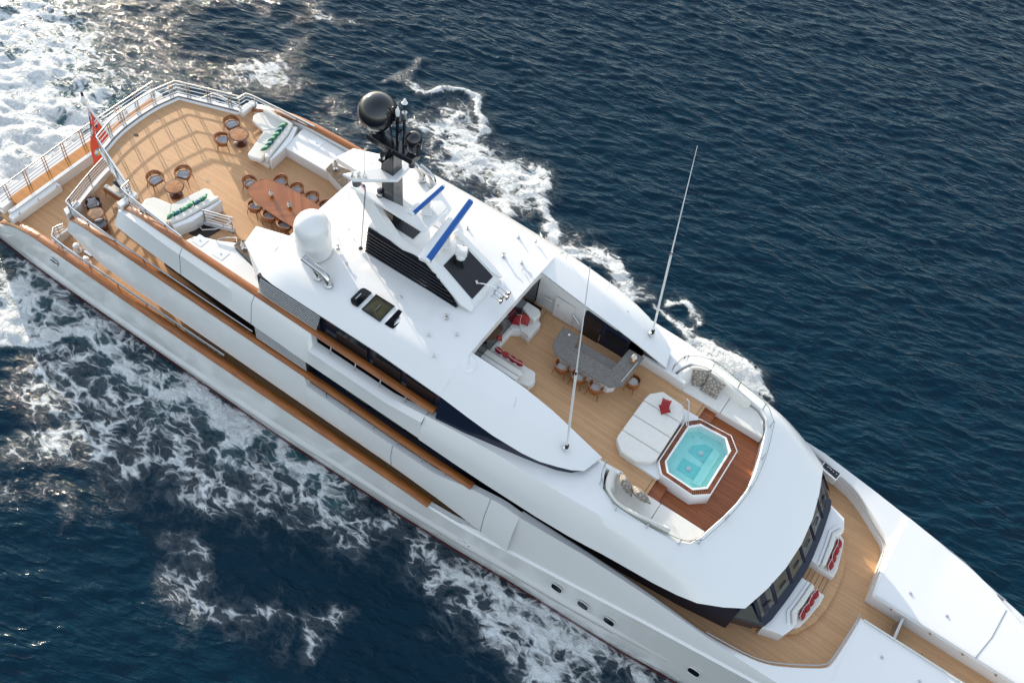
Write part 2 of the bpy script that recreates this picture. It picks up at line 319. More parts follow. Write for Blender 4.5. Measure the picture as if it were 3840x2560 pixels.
# portholes in the forward topsides and fairleads aft
def porthole(c, w, hgt, deep=True, parent=yacht):
    sg = -1 if c[1] < 0 else 1
    pts = [(c[0] + w * math.copysign(abs(math.cos(t)) ** .6, math.cos(t)), c[1], c[2] + hgt * math.copysign(abs(math.sin(t)) ** .6, math.sin(t))) for t in np.linspace(0, 2 * math.pi, 20, endpoint=False)]
    b = MB(); b.ngon([(p[0], p[1] + sg * 0.02, p[2]) for p in pts]); o = part('porthole', b, GLASS)
    f = MB(); f.tube([(p[0], p[1] + sg * 0.025, p[2]) for p in pts], 0.035 if not deep else 0.018, 6, closed=True); f.build('porthole_frame', STEEL if not deep else WHITE, o)
for r_, a_, b_ in (('Q7', 1195, 1040), ('Q7', 1340, 1135), ('Q7', 1485, 1225), ('Q7', 1955, 1505)):
    x, y, z = aty(r_, a_, b_, -5.66)
    yw, ym, ys, zs, yt, zt = ip(x, HT)
    yy = np.interp(3.3, [2.0, 2.6, zs], [ym, ym + .02, ys]) + 0.05; x, y, z = aty(r_, a_, b_, -yy)
    for sg in (-1, 1): porthole((x, sg * yy, z), 0.27, 0.30)
for r_, a_, b_ in (('C', 805, 1330), ('Q8', 565, 1500)):
    x, y, z = aty(r_, a_, b_, -6.04)
    for sg in (-1, 1): porthole((x, sg * 6.06, z), 0.24, 0.17, False)
x, y, z = aty('Q7', 685, 783, -5.8)
for sg in (-1, 1): porthole((x, sg * 5.84, z), 0.26, 0.10, False)

# decks
def deck(name, poly, z, th=0.2, m_=DECK, label=None, parent=None):
    b = MB(); b.prism(poly, z - th, z); return part(name, b, m_, label=label, parent=parent)
sym = lambda half: half + [(x, -y) for x, y in half[::-1]]
deck('main_deck', sym([(-37.6, 5.7), (-6.0, 5.6)]), ZM)
deck('bridge_deck', sym([(-33.3, 0.01), (-33.1, 2.6), (-32.4, 4.9), (-26, 5.2), (-6, 5.25), (3, 5.0), (5.1, 4.6)]), ZB)
sd_edge = [(-32.25, 0.0), (-32.18, 1.2), (-31.9, 2.35), (-29.0, 3.42), (-28.75, 4.1), (-26, 4.35), (-11.2, 4.35)]
deck('sun_deck', sym(sd_edge), ZS, 0.25)
deck('tub_deck', sym([(-10.95, 2.68), (-2.26, 2.68), (-2.26, 1.7), (-2.64, 1.25), (-2.64, .01)]), ZJ, 0.4)
deck('tub_deck', sym([(-2.262, 2.72), (-1.74, 2.72)]), ZJL + 0.19, 0.2, VARND)
deck('tub_deck', sym([(-1.745, 2.75), (0.4, 2.6), (0.62, 1.7), (0.82, 0.8), (0.88, 0.01)]), ZJL, 0.3, VARND)
for sg in (-1, 1): deck('deck_margin', [(-2.45, sg * 2.62), (-2.255, sg * 2.64), (-2.255, sg * 1.82), (-2.45, sg * 1.82)], ZJ + 0.004, 0.03, DECKX)
deck('bow_deck', sym([(2.6, 5.02), (4.1, 4.9), (5.0, 4.62), (5.7, 4.25), (6.6, 3.65), (7.05, 3.2), (7.2, 2.4), (7.3, 0.62), (7.25, 0.6), (14.5, 0.72)]), ZF + .104, 0.2)

# main deck bulwark, cap rail; transom
def caprail(name, pts, w=0.15, hgt=0.07, m_=CAP):
    b = MB(); P = curve(pts, 6); rows = []
    for i, p in enumerate(P):
        q = np.array(P[min(i + 1, len(P) - 1)]) - np.array(P[max(i - 1, 0)]); q = q / np.linalg.norm(q); n_ = np.array([-q[1], q[0], 0]); n_ /= np.linalg.norm(n_)
        p = np.array(p); rows.append([tuple(p + n_ * a * w + np.array([0, 0, c * hgt])) for a, c in ((-1, -1), (-1.05, .1), (-.75, .85), (0, 1.1), (.75, .85), (1.05, .1), (1, -1))])
    b.loft(rows, closed=True); b.ngon(rows[0]); b.ngon(rows[-1]); return part(name, b, m_, sharp=45)
for sg in (-1, 1):
    b = MB(); rows = []
    for x in np.arange(-37.6, -6.1, 0.5):
        yt, zt = ip(x, HT)[4:]
        rows.append([(x, sg * (yt + .0), zt), (x, sg * (yt - 0.22), zt - .01), (x, sg * (yt - 0.25), ZM - .02)])
    b.loft(rows); part('bulwark', b, WHITE)
    caprail('cap_rail', [(x, sg * (y - .10), z + .05) for x, y, z in [(-37.75, 5.75, 2.25), (-36.7, 5.78, 2.85), (-35.7, 5.85, 3.3), (-34.5, 5.9, 3.6), (-32, 5.97, 3.75), (-26, 6.0, 3.75), (-19, 5.98, 3.75), (-14, 5.94, 3.74), (-11.5, 5.9, 3.66), (-10.2, 5.87, 3.55)]], 0.2)
deck('transom_platform', sym([(-38.3, 5.5), (-37.5, 5.55)]), 3.35, 0.5, WHITE)
deck('transom_step', sym([(-37.72, 4.9), (-37.0, 4.9)]), 3.42, 0.5, VARN)
b = MB(); b.prism(sym([(-37.0, 5.55), (-36.8, 5.4)]), ZM, 3.5); part('transom_bulwark', b, WHITE)
for sg in (-1, 1):
    b = MB(); b.box((-36.62, sg * 4.2, 3.16), (0.36, 3.1, 0.52)); o = part('stern_bench', b, WHITE2, bevel=0.05)
    for k in range(3): MB().tube([(-36.45, sg * (2.9 + k * 1.2), 3.42), (-36.45, sg * (2.9 + k * 1.2), 3.58)], 0.025, 6).build('bench_post', STEEL, o)

# guard rails: tubes over pairs of stanchions, all on one rail part
def rail(path, zf, zt, bars=3, r=0.03, posts=None, pairs=True, r2=0.022, m_=STEEL, lean=0.0):
    """path: plan polyline; zf foot height, zt top height"""
    b = MB(); P = [np.array(p[:2], float) for p in path]
    L = [0]; 
    for i in range(1, len(P)): L.append(L[-1] + np.linalg.norm(P[i] - P[i - 1]))
    def pt(s, z):
        return (float(np.interp(s, L, [p[0] for p in P])), float(np.interp(s, L, [p[1] for p in P])), z)
    S_ = sorted(set(list(np.linspace(0, L[-1], max(2, int(L[-1] / 0.4)))) + L))
    zF = zf if callable(zf) else (lambda x: zf); zT = zt if callable(zt) else (lambda x: zt)
    def lv(s, k):
        x, y, _ = pt(s, 0); a, c = zF(x), zT(x); return (x, y, a + (c - a) * k)
    b.tube([lv(s, 1.0) for s in S_], r, 8)
    for k in range(bars): b.tube([lv(s, 0.2 + 0.6 * k / max(1, bars - 1) if bars > 1 else 0.5) for s in S_], r2, 6)
    o = part('guard_rail', b, m_)
    for s in (posts if posts is not None else np.arange(0.1, L[-1] - 0.05, 1.25)):
        c = MB()
        for d in ((-.07, .07) if pairs else (0,)):
            ss = min(max(s + d, 0.02), L[-1] - .02); c.tube([lv(ss, 0), lv(ss, .985)], 0.03, 6); x, y, z = lv(ss, 0); c.lathe([(0.05, -.01), (0.05, .03)], (x, y, z), 8)
        c.build('stanchion', STEEL, o)
    return o
rail([(-37.62, 5.2), (-37.7, 2.7), (-37.75, 0), (-37.7, -2.7), (-37.62, -5.4)], 3.4, 4.45, 4)
rail([(-37.0, 2.72), (-37.6, 2.69)], 3.4, 4.45, 4, posts=[.1])
for sg in (-1, 1):
    rail([(-33.75, sg * 4.75), (-33.9, sg * 5.2), (-33.55, sg * 5.62), (-32.6, sg * 5.68), (-26, sg * 5.68), (-22.2, sg * 5.66)], ZM + .55, 4.15, 3, pairs=False, posts=[0.3, .7, 1.7, 3.6, 5.5, 7.4, 9.3, 11.2, 12.4], r=.04)
    b = MB(); b.box((-33.95, sg * 5.05, ZM + .25), (0.12, 1.3, 0.5)); b.box((-33.4, sg * 5.66, ZM + .25), (1.2, 0.1, .5)); part('low_bulwark', b, WHITE, bevel=.02)
# bollards on the side deck
for sg in (-1, 1):
    for k, (x, y) in enumerate([(-32.9, 4.95), (-31.9, 5.25)]):
        b = MB(); b.lathe([(0.22, 0), (0.22, .05), (.12, .07), (.11, .3), (.17, .34), (.17, .42), (.05, .46)], (x, sg * y, ZM), 16); part('capstan' if k else 'mooring_bollard', b, WHITE)
    b = MB(); b.box((-32.35, sg * 4.75, ZM + .04), (.5, .2, .08)); part('fairlead_plate', b, STEEL)

# deck houses behind the side decks
def wall_box(name, x0, x1, y, z0, z1, m_=DARKW):
    b = MB(); b.prism(sym([(x0, y), (x1, y)]), z0, z1); return part(name, b, m_)
wall_box('main_house', -27.5, -6, 4.2, ZM, 5.5)
b = MB(); b.prism(sym([(-27.0, 4.25), (-24.3, 4.4), (-20.3, 4.8)]), ZB, 8.2); part('bridge_house', b, DARKW)
b = MB(); b.prism(sym([(-20.3, 5.1), (-17.4, 5.1)]), ZB, 7.75); part('bridge_house', b, BLACKP)
b = MB(); b.prism(sym([(-17.4, 4.8), (-8, 4.8), (-3, 4.5), (1.0, 4.2), (3.0, 3.9)]), ZB, 7.7); part('bridge_house', b, NAVY)
# bridge deck louvres and windows
for sg in (-1, 1):
    b = MB()
    for k in range(11):
        z = 6.3 + k * 0.13; b.box((-18.87, sg * 5.2, z), (2.85, 0.03, 0.035))
    part('louvre', b, SLAT)
    for x0, x1 in ((-15.6, -14.3), (-14.1, -12.4), (-12.2, -10.6)):
        b = MB(); b.box(((x0 + x1) / 2, sg * 4.80, 6.95), (x1 - x0, 0.08, 1.2)); w_ = part('window', b, GLASS)
        MB().box((x0 - .06, sg * 4.84, 6.95), (.07, .06, 1.25)).build('window_frame', NAVY, w_)
        MB().box(((x0 + x1) / 2, sg * 4.85, 6.6), (x1 - x0, .02, .1)).build('blind', GLASSW, w_)

# bulwark band of the bridge deck: cap on top, a broad white side sweeping down over the main deck
BC = [(-32.45, 5.0, 5.65), (-31.6, 5.12, 6.1), (-30.4, 5.25, 6.42), (-28.5, 5.33, 6.57), (-26, 5.36, 6.6), (-17, 5.38, 6.6), (-12, 5.45, 6.6), (-8.5, 5.42, 6.6), (-7, 5.3, 6.75), (-6.2, 5.3, 6.65)]
for sg in (-1, 1):
    b = MB(); rows = []
    for x in list(np.arange(-32.45, -17.5, 0.35)) + [-17.42, -17.25] + list(np.arange(-17.0, -5.9, .35)):
        y, z = ip(x, BC); cut = float(np.interp(x, [-17.42, -17.25, -10.2, -8.6], [0, 1, 1, 0])); z -= .5 * cut; y += .12 * cut; zl = np.interp(x, [-32.5, -31, -28, -10, -6.2], [4.9, 4.5, 4.3, 4.3, 4.05]); yl = np.interp(x, [-32.5, -30, -12, -6.2], [5.25, 5.52, 5.62, 5.78])
        k = 0.45
        rows.append([(x, sg * (y - .3), ZB - .02), (x, sg * (y - .26), z - .02), (x, sg * y, z), (x, sg * (y + (yl - y) * .55 + .09), z + (zl - z) * .42), (x, sg * (yl + .02), zl + .1), (x, sg * (yl - .06), zl), (x, sg * (yl - 1.3), zl + .12)])
    b.loft(rows); b.ngon(rows[0]); o = part('bulwark', b, WHITE, sharp=30)
    for k in (58, 72): MB().tube([(p[0], p[1] + sg * .004, p[2]) for p in rows[k][2:6]], .012, 4).build('panel_seam', RUBBER, o)
    caprail('cap_rail', [(x, sg * (y - .12), z + .06) for x, y, z in BC[:8]], 0.17)
    for x in (-16.2, -14.9, -13.6, -12.3, -11.0, -9.8):
        b = MB(); b.tube([(x, sg * 5.42, 6.05), (x, sg * 5.36, 6.62)], .03, 6); part('cap_rail_post', b, STEEL)
    b = MB(); b.prism([(-32.75, sg * 4.2), (-32.35, sg * 4.2), (-32.35, sg * 5.12), (-32.75, sg * 4.95)], 4.9, 6.15); part('bulwark_end', b, WHITE, bevel=.03)
# bridge deck stern: low white bulwark with a curved rail
b = MB(); ar = curve([(-32.4, -4.85, 0), (-32.95, -2.9, 0), (-33.25, -1.4, 0), (-33.35, 0, 0), (-33.25, 1.4, 0), (-32.95, 2.9, 0), (-32.4, 4.85, 0)], 5)
rows = [[(x - .12, y, 5.3), (x - .14, y, 6.0), (x + .08, y, 6.02), (x + .1, y, ZB)] for x, y, z in ar]; b.loft(rows); part('stern_bulwark', b, WHITE)
rail([(p[0] - .02, p[1]) for p in ar], 6.0, 6.85, 4, pairs=False, r=.035, posts=[.2, 1.9, 3.6, 5.2, 6.8, 8.4, 10.0])
for sg in (-1, 1):
    rail([(-32.42, sg * 4.88), (-31.9, sg * 5.0), (-30.5, sg * 5.08), (-26, sg * 5.1), (-20.6, sg * 5.1)], ZB + .35, 6.85, 3, pairs=False, posts=[.15, 1.6, 3.4, 5.2, 7.0, 8.8, 10.6, 11.6], r=.04)
b = MB(); b.tube([(-33.5, 0, 4.6), (-34.9, 0, 5.95), (-36.05, 0, 7.1), (-36.3, 0, 7.45)], [.09, .085, .06, .05], 10); fp = part('flagpole', b, WHITE)
MB().lathe([(.05, -.1), (.2, -.05), (.2, .03), (.12, .06), (.1, .18), (.03, .3)], (-36.3, 0, 7.5), 12).build('flagpole_head', WHITE, fp)
MB().lathe([(.07, 0), (.07, .2), (.02, .28)], (-36.3, 0.02, 7.72), 8).build('navigation_light', BLACKG, fp)

# sun deck: curved stern rail on a kerb, drooping caps, broad white band
b = MB(); e = [(-29.0, -3.42, 0), (-31.9, -2.35, 0), (-32.18, -1.2, 0), (-32.25, 0, 0), (-32.18, 1.2, 0), (-31.9, 2.35, 0), (-29.0, 3.42, 0)]
rows = []
ee = [e[0]] + [tuple(np.array(e[0]) + (np.array(e[1]) - np.array(e[0])) * k) for k in (.33, .66)] + curve(e[1:6], 5) + [tuple(np.array(e[5]) + (np.array(e[6]) - np.array(e[5])) * k) for k in (.33, .66)] + [e[6]]
for x, y, z in ee:
    n_ = np.array([x + 28.5, y * 1.0]); n_ = n_ / np.linalg.norm(n_); o_ = lambda d: (x + n_[0] * d, y + n_[1] * d)
    rows.append([(*o_(.12), 8.0), (*o_(.32), 8.35), (*o_(.32), 8.62), (*o_(.1), 8.64), (*o_(-.03), 8.5)])
b.loft(rows); part('deck_kerb', b, WHITE, sharp=40)
b = MB(); b.tube([(r_[3][0] - 0, r_[3][1], 8.60) for r_ in rows], .05, 6); part('kerb_gutter', b, RUBBER)
P_ = [(r_[3][0] * .3 + r_[2][0] * .7, r_[3][1] * .3 + r_[2][1] * .7) for r_ in rows]
rail(P_, 8.62, 9.46, 3, r=.04, posts=[.1, 1.25, 2.3, 3.25, 4.25, 5.2, 6.15, 7.1, 8.05, 8.95, 10.0, 11.1])
SC = [(-28.85, 4.28, 8.4), (-28.2, 4.36, 8.7), (-27.2, 4.5, 9.0), (-25.6, 4.64, 9.22), (-23, 4.72, 9.3), (-18, 4.78, 9.33), (-11, 4.82, 9.36)]
for sg in (-1, 1):
    rail([(-29.0, sg * 3.5), (-28.95, sg * 4.02), (-28.6, sg * 4.12), (-27, sg * 4.26), (-24.95, sg * 4.42)], 8.7, 9.46, 3, pairs=False, r=.045, posts=[.06, 1.0, 2.2, 3.5, 4.6])
    b = MB(); rows = []
    for x in list(np.arange(-28.85, -17.4, 0.35)) + [-17.35, -17.15] + list(np.arange(-16.9, -11.0, .35)):
        y, z = ip(x, SC); cut = float(np.interp(x, [-17.35, -17.15, -13, -11.2], [0, 1, 1, .55])); z -= .6 * cut; y += .2 * cut; yl = np.interp(x, [-29, -25, -18, -11], [4.95, 5.12, 5.3, 5.34]); zl = np.interp(x, [-29, -27.5, -11], [7.75, 7.6, 7.6])
        rows.append([(x, sg * (y - .36), ZS - .02), (x, sg * (y - .3), z - .03), (x, sg * y, z), (x, sg * (y + .27), 8.95 + (z - 9.3) * .5), (x, sg * yl, zl + .12), (x, sg * (yl - .08), zl), (x, sg * (yl - 1.0), zl + .15)])
    b.loft(rows); b.ngon(rows[0]); o = part('bulwark', b, WHITE, sharp=28)
    for k in (12, 24): MB().tube([(p[0], p[1] + sg * .004, p[2]) for p in rows[k][2:6]], .012, 4).build('panel_seam', RUBBER, o)
    caprail('cap_rail', [(x, sg * (y - .12), z + .06) for x, y, z in SC[:6]] + [(-16.6, sg * 4.68, 9.4), (-11, sg * 4.72, 9.42)], 0.17)
    b = MB(); b.prism([(-29.0, sg * 3.42), (-28.7, sg * 3.42), (-28.7, sg * 4.5), (-29.05, sg * 4.4)], 7.7, 8.75); part('bulwark_end', b, WHITE, bevel=.04)
    # lockers along the side and the counters with marble tops
    b = MB(); b.prism([(-25.4, sg * 2.72), (-25.55, sg * 4.3), (-16.5, sg * 4.36), (-16.5, sg * 3.6), (-21.2, sg * 3.66), (-22.9, sg * 2.76)] if sg > 0 else [(-24.75, -3.85), (-24.9, -4.3), (-16.5, -4.36), (-16.5, -3.6), (-21.2, -3.66), (-22.9, -3.3), (-23.1, -3.0), (-23.7, -3.35), (-24.3, -3.6)], ZS, 9.12); lk = part('locker', b, WHITE2, bevel=.03)
    for x, y in ((-24.4, 3.9), (-23.2, 3.9)):
        MB().box((x, sg * y, 9.126), (.55, .5, .012)).build('locker_lid', WHITE, lk, bevel=.004); MB().lathe([(.04, 0), (.04, .02)], (x, sg * y, 9.13), 8).build('lid_latch', STEEL, lk)
    b = MB(); b.prism([(-22.88, sg * 2.82), (-22.93, sg * 3.25), (-21.9, sg * 3.45), (-20.6, sg * 3.2), (-20.6, sg * 1.9), (-21.55, sg * 2.45)] if sg > 0 else [(-22.98, -2.85), (-23.0, -3.22), (-21.5, -3.4), (-21.0, -2.9), (-22.6, -2.55)], ZS, 9.17); c = part('counter', b, WHITE2, bevel=.03)
    b = MB(); b.prism([(-22.92, sg * 2.8), (-22.96, sg * 3.27), (-21.9, sg * 3.48), (-20.6, sg * 3.25), (-20.6, sg * 1.85), (-21.55, sg * 2.4)] if sg > 0 else [(-23.02, -2.83), (-23.04, -3.25), (-21.5, -3.44), (-21.0, -2.88), (-22.6, -2.52)], 9.172, 9.21); b.build('counter_top', MARBLE, c)
# stair well on the starboard side with curved rail; shade painted as flat sheet
b = MB(); sw = [(-25.95, -3.62), (-25.62, -2.72), (-24.9, -2.5), (-24.1, -2.28), (-23.45, -2.7), (-23.75, -3.0), (-24.3, -3.3), (-25.1, -3.58)]
b.prism(sw, 8.502, 8.512); st = part('stairwell', b, mat('stairwell_shade', (0.035, 0.022, 0.015), 0.5), label='stairwell with curved steel rail, its shade painted as a dark sheet')
for k in range(5):
    MB().prism([(-23.5 - k * .2, -2.4 - k * .02), (-23.65 - k * .2, -2.95 - k * .06), (-23.85 - k * .2, -2.98 - k * .06), (-23.7 - k * .2, -2.38 - k * .02)], 8.515, 8.60 - k * .016).build('stair_tread', DECK, st)
b = MB(); cw = curve([(-25.3, -2.78, 0), (-24.9, -2.62, 0), (-24.4, -2.45, 0), (-23.95, -2.28, 0)], 5)
b.loft([[(x, y - .04, 8.5), (x, y - .04, 8.78), (x, y + .04, 8.78), (x, y + .04, 8.5)] for x, y, z in cw]); b.build('stair_kerb', WHITE, st)
rl = rail([p[:2] for p in cw], 8.78, 9.5, 3, pairs=False, posts=[.05, 1.35], r=.035); 
b = MB(); b.tube([(-23.9, -2.3, 9.45), (-24.1, -2.55, 9.2), (-24.5, -2.9, 8.9), (-25.0, -3.2, 8.75), (-25.35, -3.1, 8.7)], .035, 8); b.tube([(-23.3, -2.85, 8.6), (-23.4, -2.75, 9.0), (-23.7, -2.95, 9.0), (-24.1, -3.2, 8.75)], .03, 8); b.tube([(-25.75, -3.3, 8.6), (-25.6, -2.95, 8.62), (-25.0, -2.75, 8.62)], .03, 8); b.build('stair_handrail', STEEL, st)
# deck lights let into the planks
for r_, a_, b_ in (('B', 45, 890), ('B', 340, 680), ('B', 1690, 640), ('B', 1480, 1060), ('B', 1385, 1320), ('D', 1090, 145), ('A', 1755, 1080), ('A', 2000, 895)):
    x, y, z = at(r_, a_, b_, ZS); b = MB(); b.lathe([(.11, 0), (.11, .006)], (x, y, ZS), 16); b.lathe([(.035, .006), (.03, .014)], (x, y, ZS), 10); part('deck_light', b, mat('deck_light_rim', (.42, .3, .19), .5))
SLAT = mat('pale_slat', (.62, .62, .61), .35)
# ================================================================ hardtop, mast, tub deck, pilothouse, bow
# stations of the hardtop: x, y crease, z crease, y edge, z edge, z crown
RT = [(-22.1, 2.64, 10.65, 0, 0, 0), (-20.46, 3.2, 10.95, 4.38, 10.5, 11.0), (-19.6, 3.55, 11.1, 4.56, 10.62, 11.1), (-18, 3.75, 11.25, 4.6, 10.7, 11.28), (-14, 3.8, 11.38, 4.62, 10.75, 11.42), (-11, 3.72, 11.28, 4.66, 10.6, 11.36)]
b = MB(); rows = []
for x in [-20.46, -20.0, -19.5, -19, -18, -17, -16, -15, -14, -13, -12, -11.4, -10.87]:
    yc, zc, ye, ze, z0 = ip(x, RT)
    half = [(0, z0), (yc * .5, z0 - (z0 - zc) * .35), (yc - .25, zc + .015), (yc + .1, zc - .06), (yc + (ye - yc) * .5, zc - (zc - ze) * .42), (ye, ze), (ye - .04, ze - .14), (ye - .5, ze - .12), (2.0, 10.75 if x < -20 else 10.95), (0, 10.75 if x < -20 else 10.95)]
    if x == -20.46: half[-2:] = [(2.0, 10.72), (0, 10.72)]
    rows.append([(x, y, z) for y, z in half] + [(x, -y, z) for y, z in half[::-1]])
b.loft(rows); b.ngon(rows[0]); b.ngon(rows[-1]); ht = part('hardtop', b, WHITE, sharp=30)
# aft corner wings of the hardtop
for sg in (-1, 1):
    b = MB(); W_ = [(-22.1, 2.64, 10.66), (-21.9, 3.61, 10.62), (-20.4, 4.38, 10.48), (-20.42, 3.2, 10.96), (-20.42, 2.35, 10.98)]
    top = [(x, sg * y, z) for x, y, z in W_]; bot = [(x + .12, sg * y * .97, z - .22) for x, y, z in W_]
    b.add(top + bot, [(0, 1, 3), (1, 2, 3), (0, 3, 4), (5, 8, 6), (6, 8, 7), (5, 9, 8)] + [(i, (i + 1) % 5, 5 + (i + 1) % 5, 5 + i) for i in range(5)]); part('hardtop_wing', b, WHITE, sharp=25, bevel=.03)
    b = MB(); b.add([(-21.85, sg * 3.58, 10.5), (-20.35, sg * 4.36, 10.4), (-20.3, sg * 4.5, 9.1), (-20.9, sg * 4.0, 9.1), (-20.6, sg * 3.9, 9.1), (-20.3, sg * 3.9, 10.4)], [(0, 1, 2, 3), (0, 3, 4, 5)]); part('hardtop_strut', b, WHITE)
# forward wings, sweeping down beside the open tub deck
FW = [(-10.89, 2.58, 11.22, 3.72, 11.28, 4.66, 10.6, 0), (-9.5, 2.5, 11.05, 3.66, 11.1, 4.68, 10.42, 0), (-8.3, 2.47, 10.88, 3.58, 10.9, 4.66, 10.25, 0), (-7, 2.5, 10.62, 3.5, 10.62, 4.52, 10.07, 0), (-6.3, 2.54, 10.42, 3.42, 10.4, 4.36, 9.97, 0), (-5.6, 2.58, 10.2, 3.3, 10.18, 4.1, 9.9, -.05), (-5.0, 2.61, 10.0, 3.2, 9.99, 3.85, 9.84, -.12), (-4.43, 2.64, 9.83, 3.05, 9.82, 3.56, 9.8, -.28)]
for sg in (-1, 1):
    b = MB(); rows = [[(x, sg * (yi), zi - .06), (x, sg * yi, zi), (x + dx * .3, sg * (yc - .2), zc + .01), (x + dx * .6, sg * (yc + .08), zc - .03), (x + dx, sg * ye, ze), (x + dx, sg * (ye - .02), ze - .06)] for x, yi, zi, yc, zc, ye, ze, dx in FW]
    b.loft(rows, closed=True); b.ngon(rows[0]); b.ngon(rows[-1]); part('hardtop_wing', b, WHITE, sharp=30)
    b = MB(); b.tube([(x, sg * (ye - .03), ze - .02) for x, yi, zi, yc, zc, ye, ze, dx in FW[:5]], .018, 6); b.tube([(x, sg * (ip(x, RT)[2] - .03), ip(x, RT)[3] - .02) for x in (-19.5, -18, -16, -14, -12, -10.9)], .018, 6); part('gutter_rail', b, STEELB)
    # wall under the wing facing the tub deck, and dark glass facing out
    b = MB(); rows = [[(x, sg * (yi + .02), ZJL), (x, sg * (yi + .02), zi - .15), (x, sg * (yi + .14), zi - .15), (x, sg * (yi + .14), ZJL)] for x, yi, zi, *_ in FW[:5]]
    b.loft(rows, closed=True); b.ngon(rows[-1]); part('deckhouse_wall', b, WHITE2)
    b = MB(); rows = [[(x + dx - (.12 if x > -5 else 0), sg * (ye - .04 - (.04 if x > -6 else .1)), ze - .04), (x + dx - (.12 if x > -5 else 0), sg * (ye - .06 if x > -6.2 else float(np.interp(x, [-11, -9.5, -8.3, -7, -6.2], [4.86, 4.74, 4.56, 4.36, 4.2]))), 9.5 if x > -6.6 else float(np.interp(x, [-11, -9.5, -8, -6.6], [8.95, 9.2, 9.38, 9.5])))] for x, yi, zi, yc, zc, ye, ze, dx in FW] + [[(-4.52, sg * 2.7, 9.78), (-4.52, sg * 2.7, 9.5)]]
    b.loft(rows); part('wing_glass', b, NAVY, label='dark navy glass strip under the hardtop wing')
# deckhouse under the hardtop
b = MB(); b.prism(sym([(-19.9, 4.1), (-17.1, 4.38), (-10.95, 4.5)]), ZS, 10.62); part('deckhouse_wall', b, NAVY)
for sg in (-1, 1):
    b = MB()
    for k in range(10): b.box((-18.85 + .03 * k, sg * (4.64 - .008 * k), 9.2 + k * 0.14), (3.2, .03, .035))
    part('louvre', b, SLAT)
    b = MB(); b.box((-18.7, sg * 4.44, 9.82), (3.3, .2, 1.45)); part('louvre_backing', b, LOUVRE)
    for x0, x1 in ((-16.2, -14.6), (-14.3, -12.9), (-12.6, -11.2)):
        b = MB(); b.box(((x0 + x1) / 2, sg * 4.46, 9.7), (x1 - x0, .12, 1.5)); w_ = part('window', b, GLASS)
        MB().box(((x0 + x1) / 2, sg * 4.53, 9.3), (x1 - x0 - .1, .02, .1)).build('blind', GLASSW, w_)
    # shelf outside the windows and open rail under the cap
    for x in (-16.3, -15.0, -13.7, -12.4):
        b = MB(); b.tube([(x, sg * 4.86, 8.7), (x, sg * 4.74, 9.36)], .03, 6); part('cap_rail_post', b, STEEL)
b = MB(); b.prism(sym([(-10.98, 2.5), (-10.9, 2.5)]), ZJ, 11.0); part('aft_windows', b, GLASS)

# three skylights
sk = lambda pts, z=11.40: [at('I', a, c, z)[:2] for a, c in pts]
def skylight(pts, m_, frame):
    p = sk(pts); zz = 11.395
    b = MB(); b.prism(p, zz - .05, zz); o = part('skylight', b, m_, bevel=.0)
    if frame: MB().tube([(x, y, zz) for x, y in p], .05, 6, closed=True).build('skylight_frame', BLACKP, o)
    MB().box((sum(x for x, y in p) / len(p), sum(y for x, y in p) / len(p), zz + .01), (.04, .35, .02)).build('skylight_handle', STEEL, o)
skylight([(1625, 470), (1632, 520), (1660, 550), (1730, 583), (1935, 375), (1850, 322), (1815, 310), (1770, 325), (1640, 455)], GLASS, False)
skylight([(1800, 622), (2000, 415), (2260, 580), (2055, 795)], GLASSG, True)
skylight([(2125, 835), (2330, 622), (2400, 665), (2425, 700), (2415, 735), (2290, 880), (2250, 905), (2210, 890)], GLASS, False)

# ---------------------------------------------------------------- mast house and mast
def slabp(name, pts, th, m_, parent=None, bevel=.03, **k):
    """a thick plate through 3D points"""
    b = MB(); n = len(pts); P = [Vector(p) for p in pts]; nn = (P[1] - P[0]).cross(P[2] - P[0]).normalized()
    if nn.z < 0: nn = -nn
    b.add(list(P) + [p - nn * th for p in P], [tuple(range(n)), tuple(range(2 * n - 1, n - 1, -1))] + [(i, n + i, n + (i + 1) % n, (i + 1) % n) for i in range(n)])
    return b.build(name, m_, parent or yacht, bevel=bevel, **k)
mh = MB()
ztop = lambda x: float(np.interp(x, [-17.4, -16.2, -15.0, -14.2, -13.7, -12.2, -11.75], [12.75, 12.72, 12.7, 12.75, 12.6, 11.7, 11.45]))
rows = []
for x in (-17.3, -16.5, -15.7, -15.0, -14.2, -13.7, -13.0, -12.4, -12.0):
    yt = float(np.interp(x, [-17.3, -15, -13.7, -12], [.95, .98, .98, 1.0])); yb = yt + .28 * (ztop(x) - 11.3) / 1.4
    rows.append([(x, yb, 11.25), (x, yt, ztop(x) - .05), (x, yt - .08, ztop(x)), (x, -yt + .08, ztop(x)), (x, -yt, ztop(x) - .05), (x, -yb, 11.25)])
mh.loft(rows); mh.ngon(rows[0]); mh.ngon(rows[-1]); house = part('mast_house', mh, WHITE, sharp=35)
slabp('mast_house_panel', [(-13.72, .7, ztop(-13.72) + .02), (-12.18, .74, ztop(-12.18) + .03), (-12.18, -.74, ztop(-12.18) + .03), (-13.72, -.7, ztop(-13.72) + .02)], .04, BLACKP, house, 0)
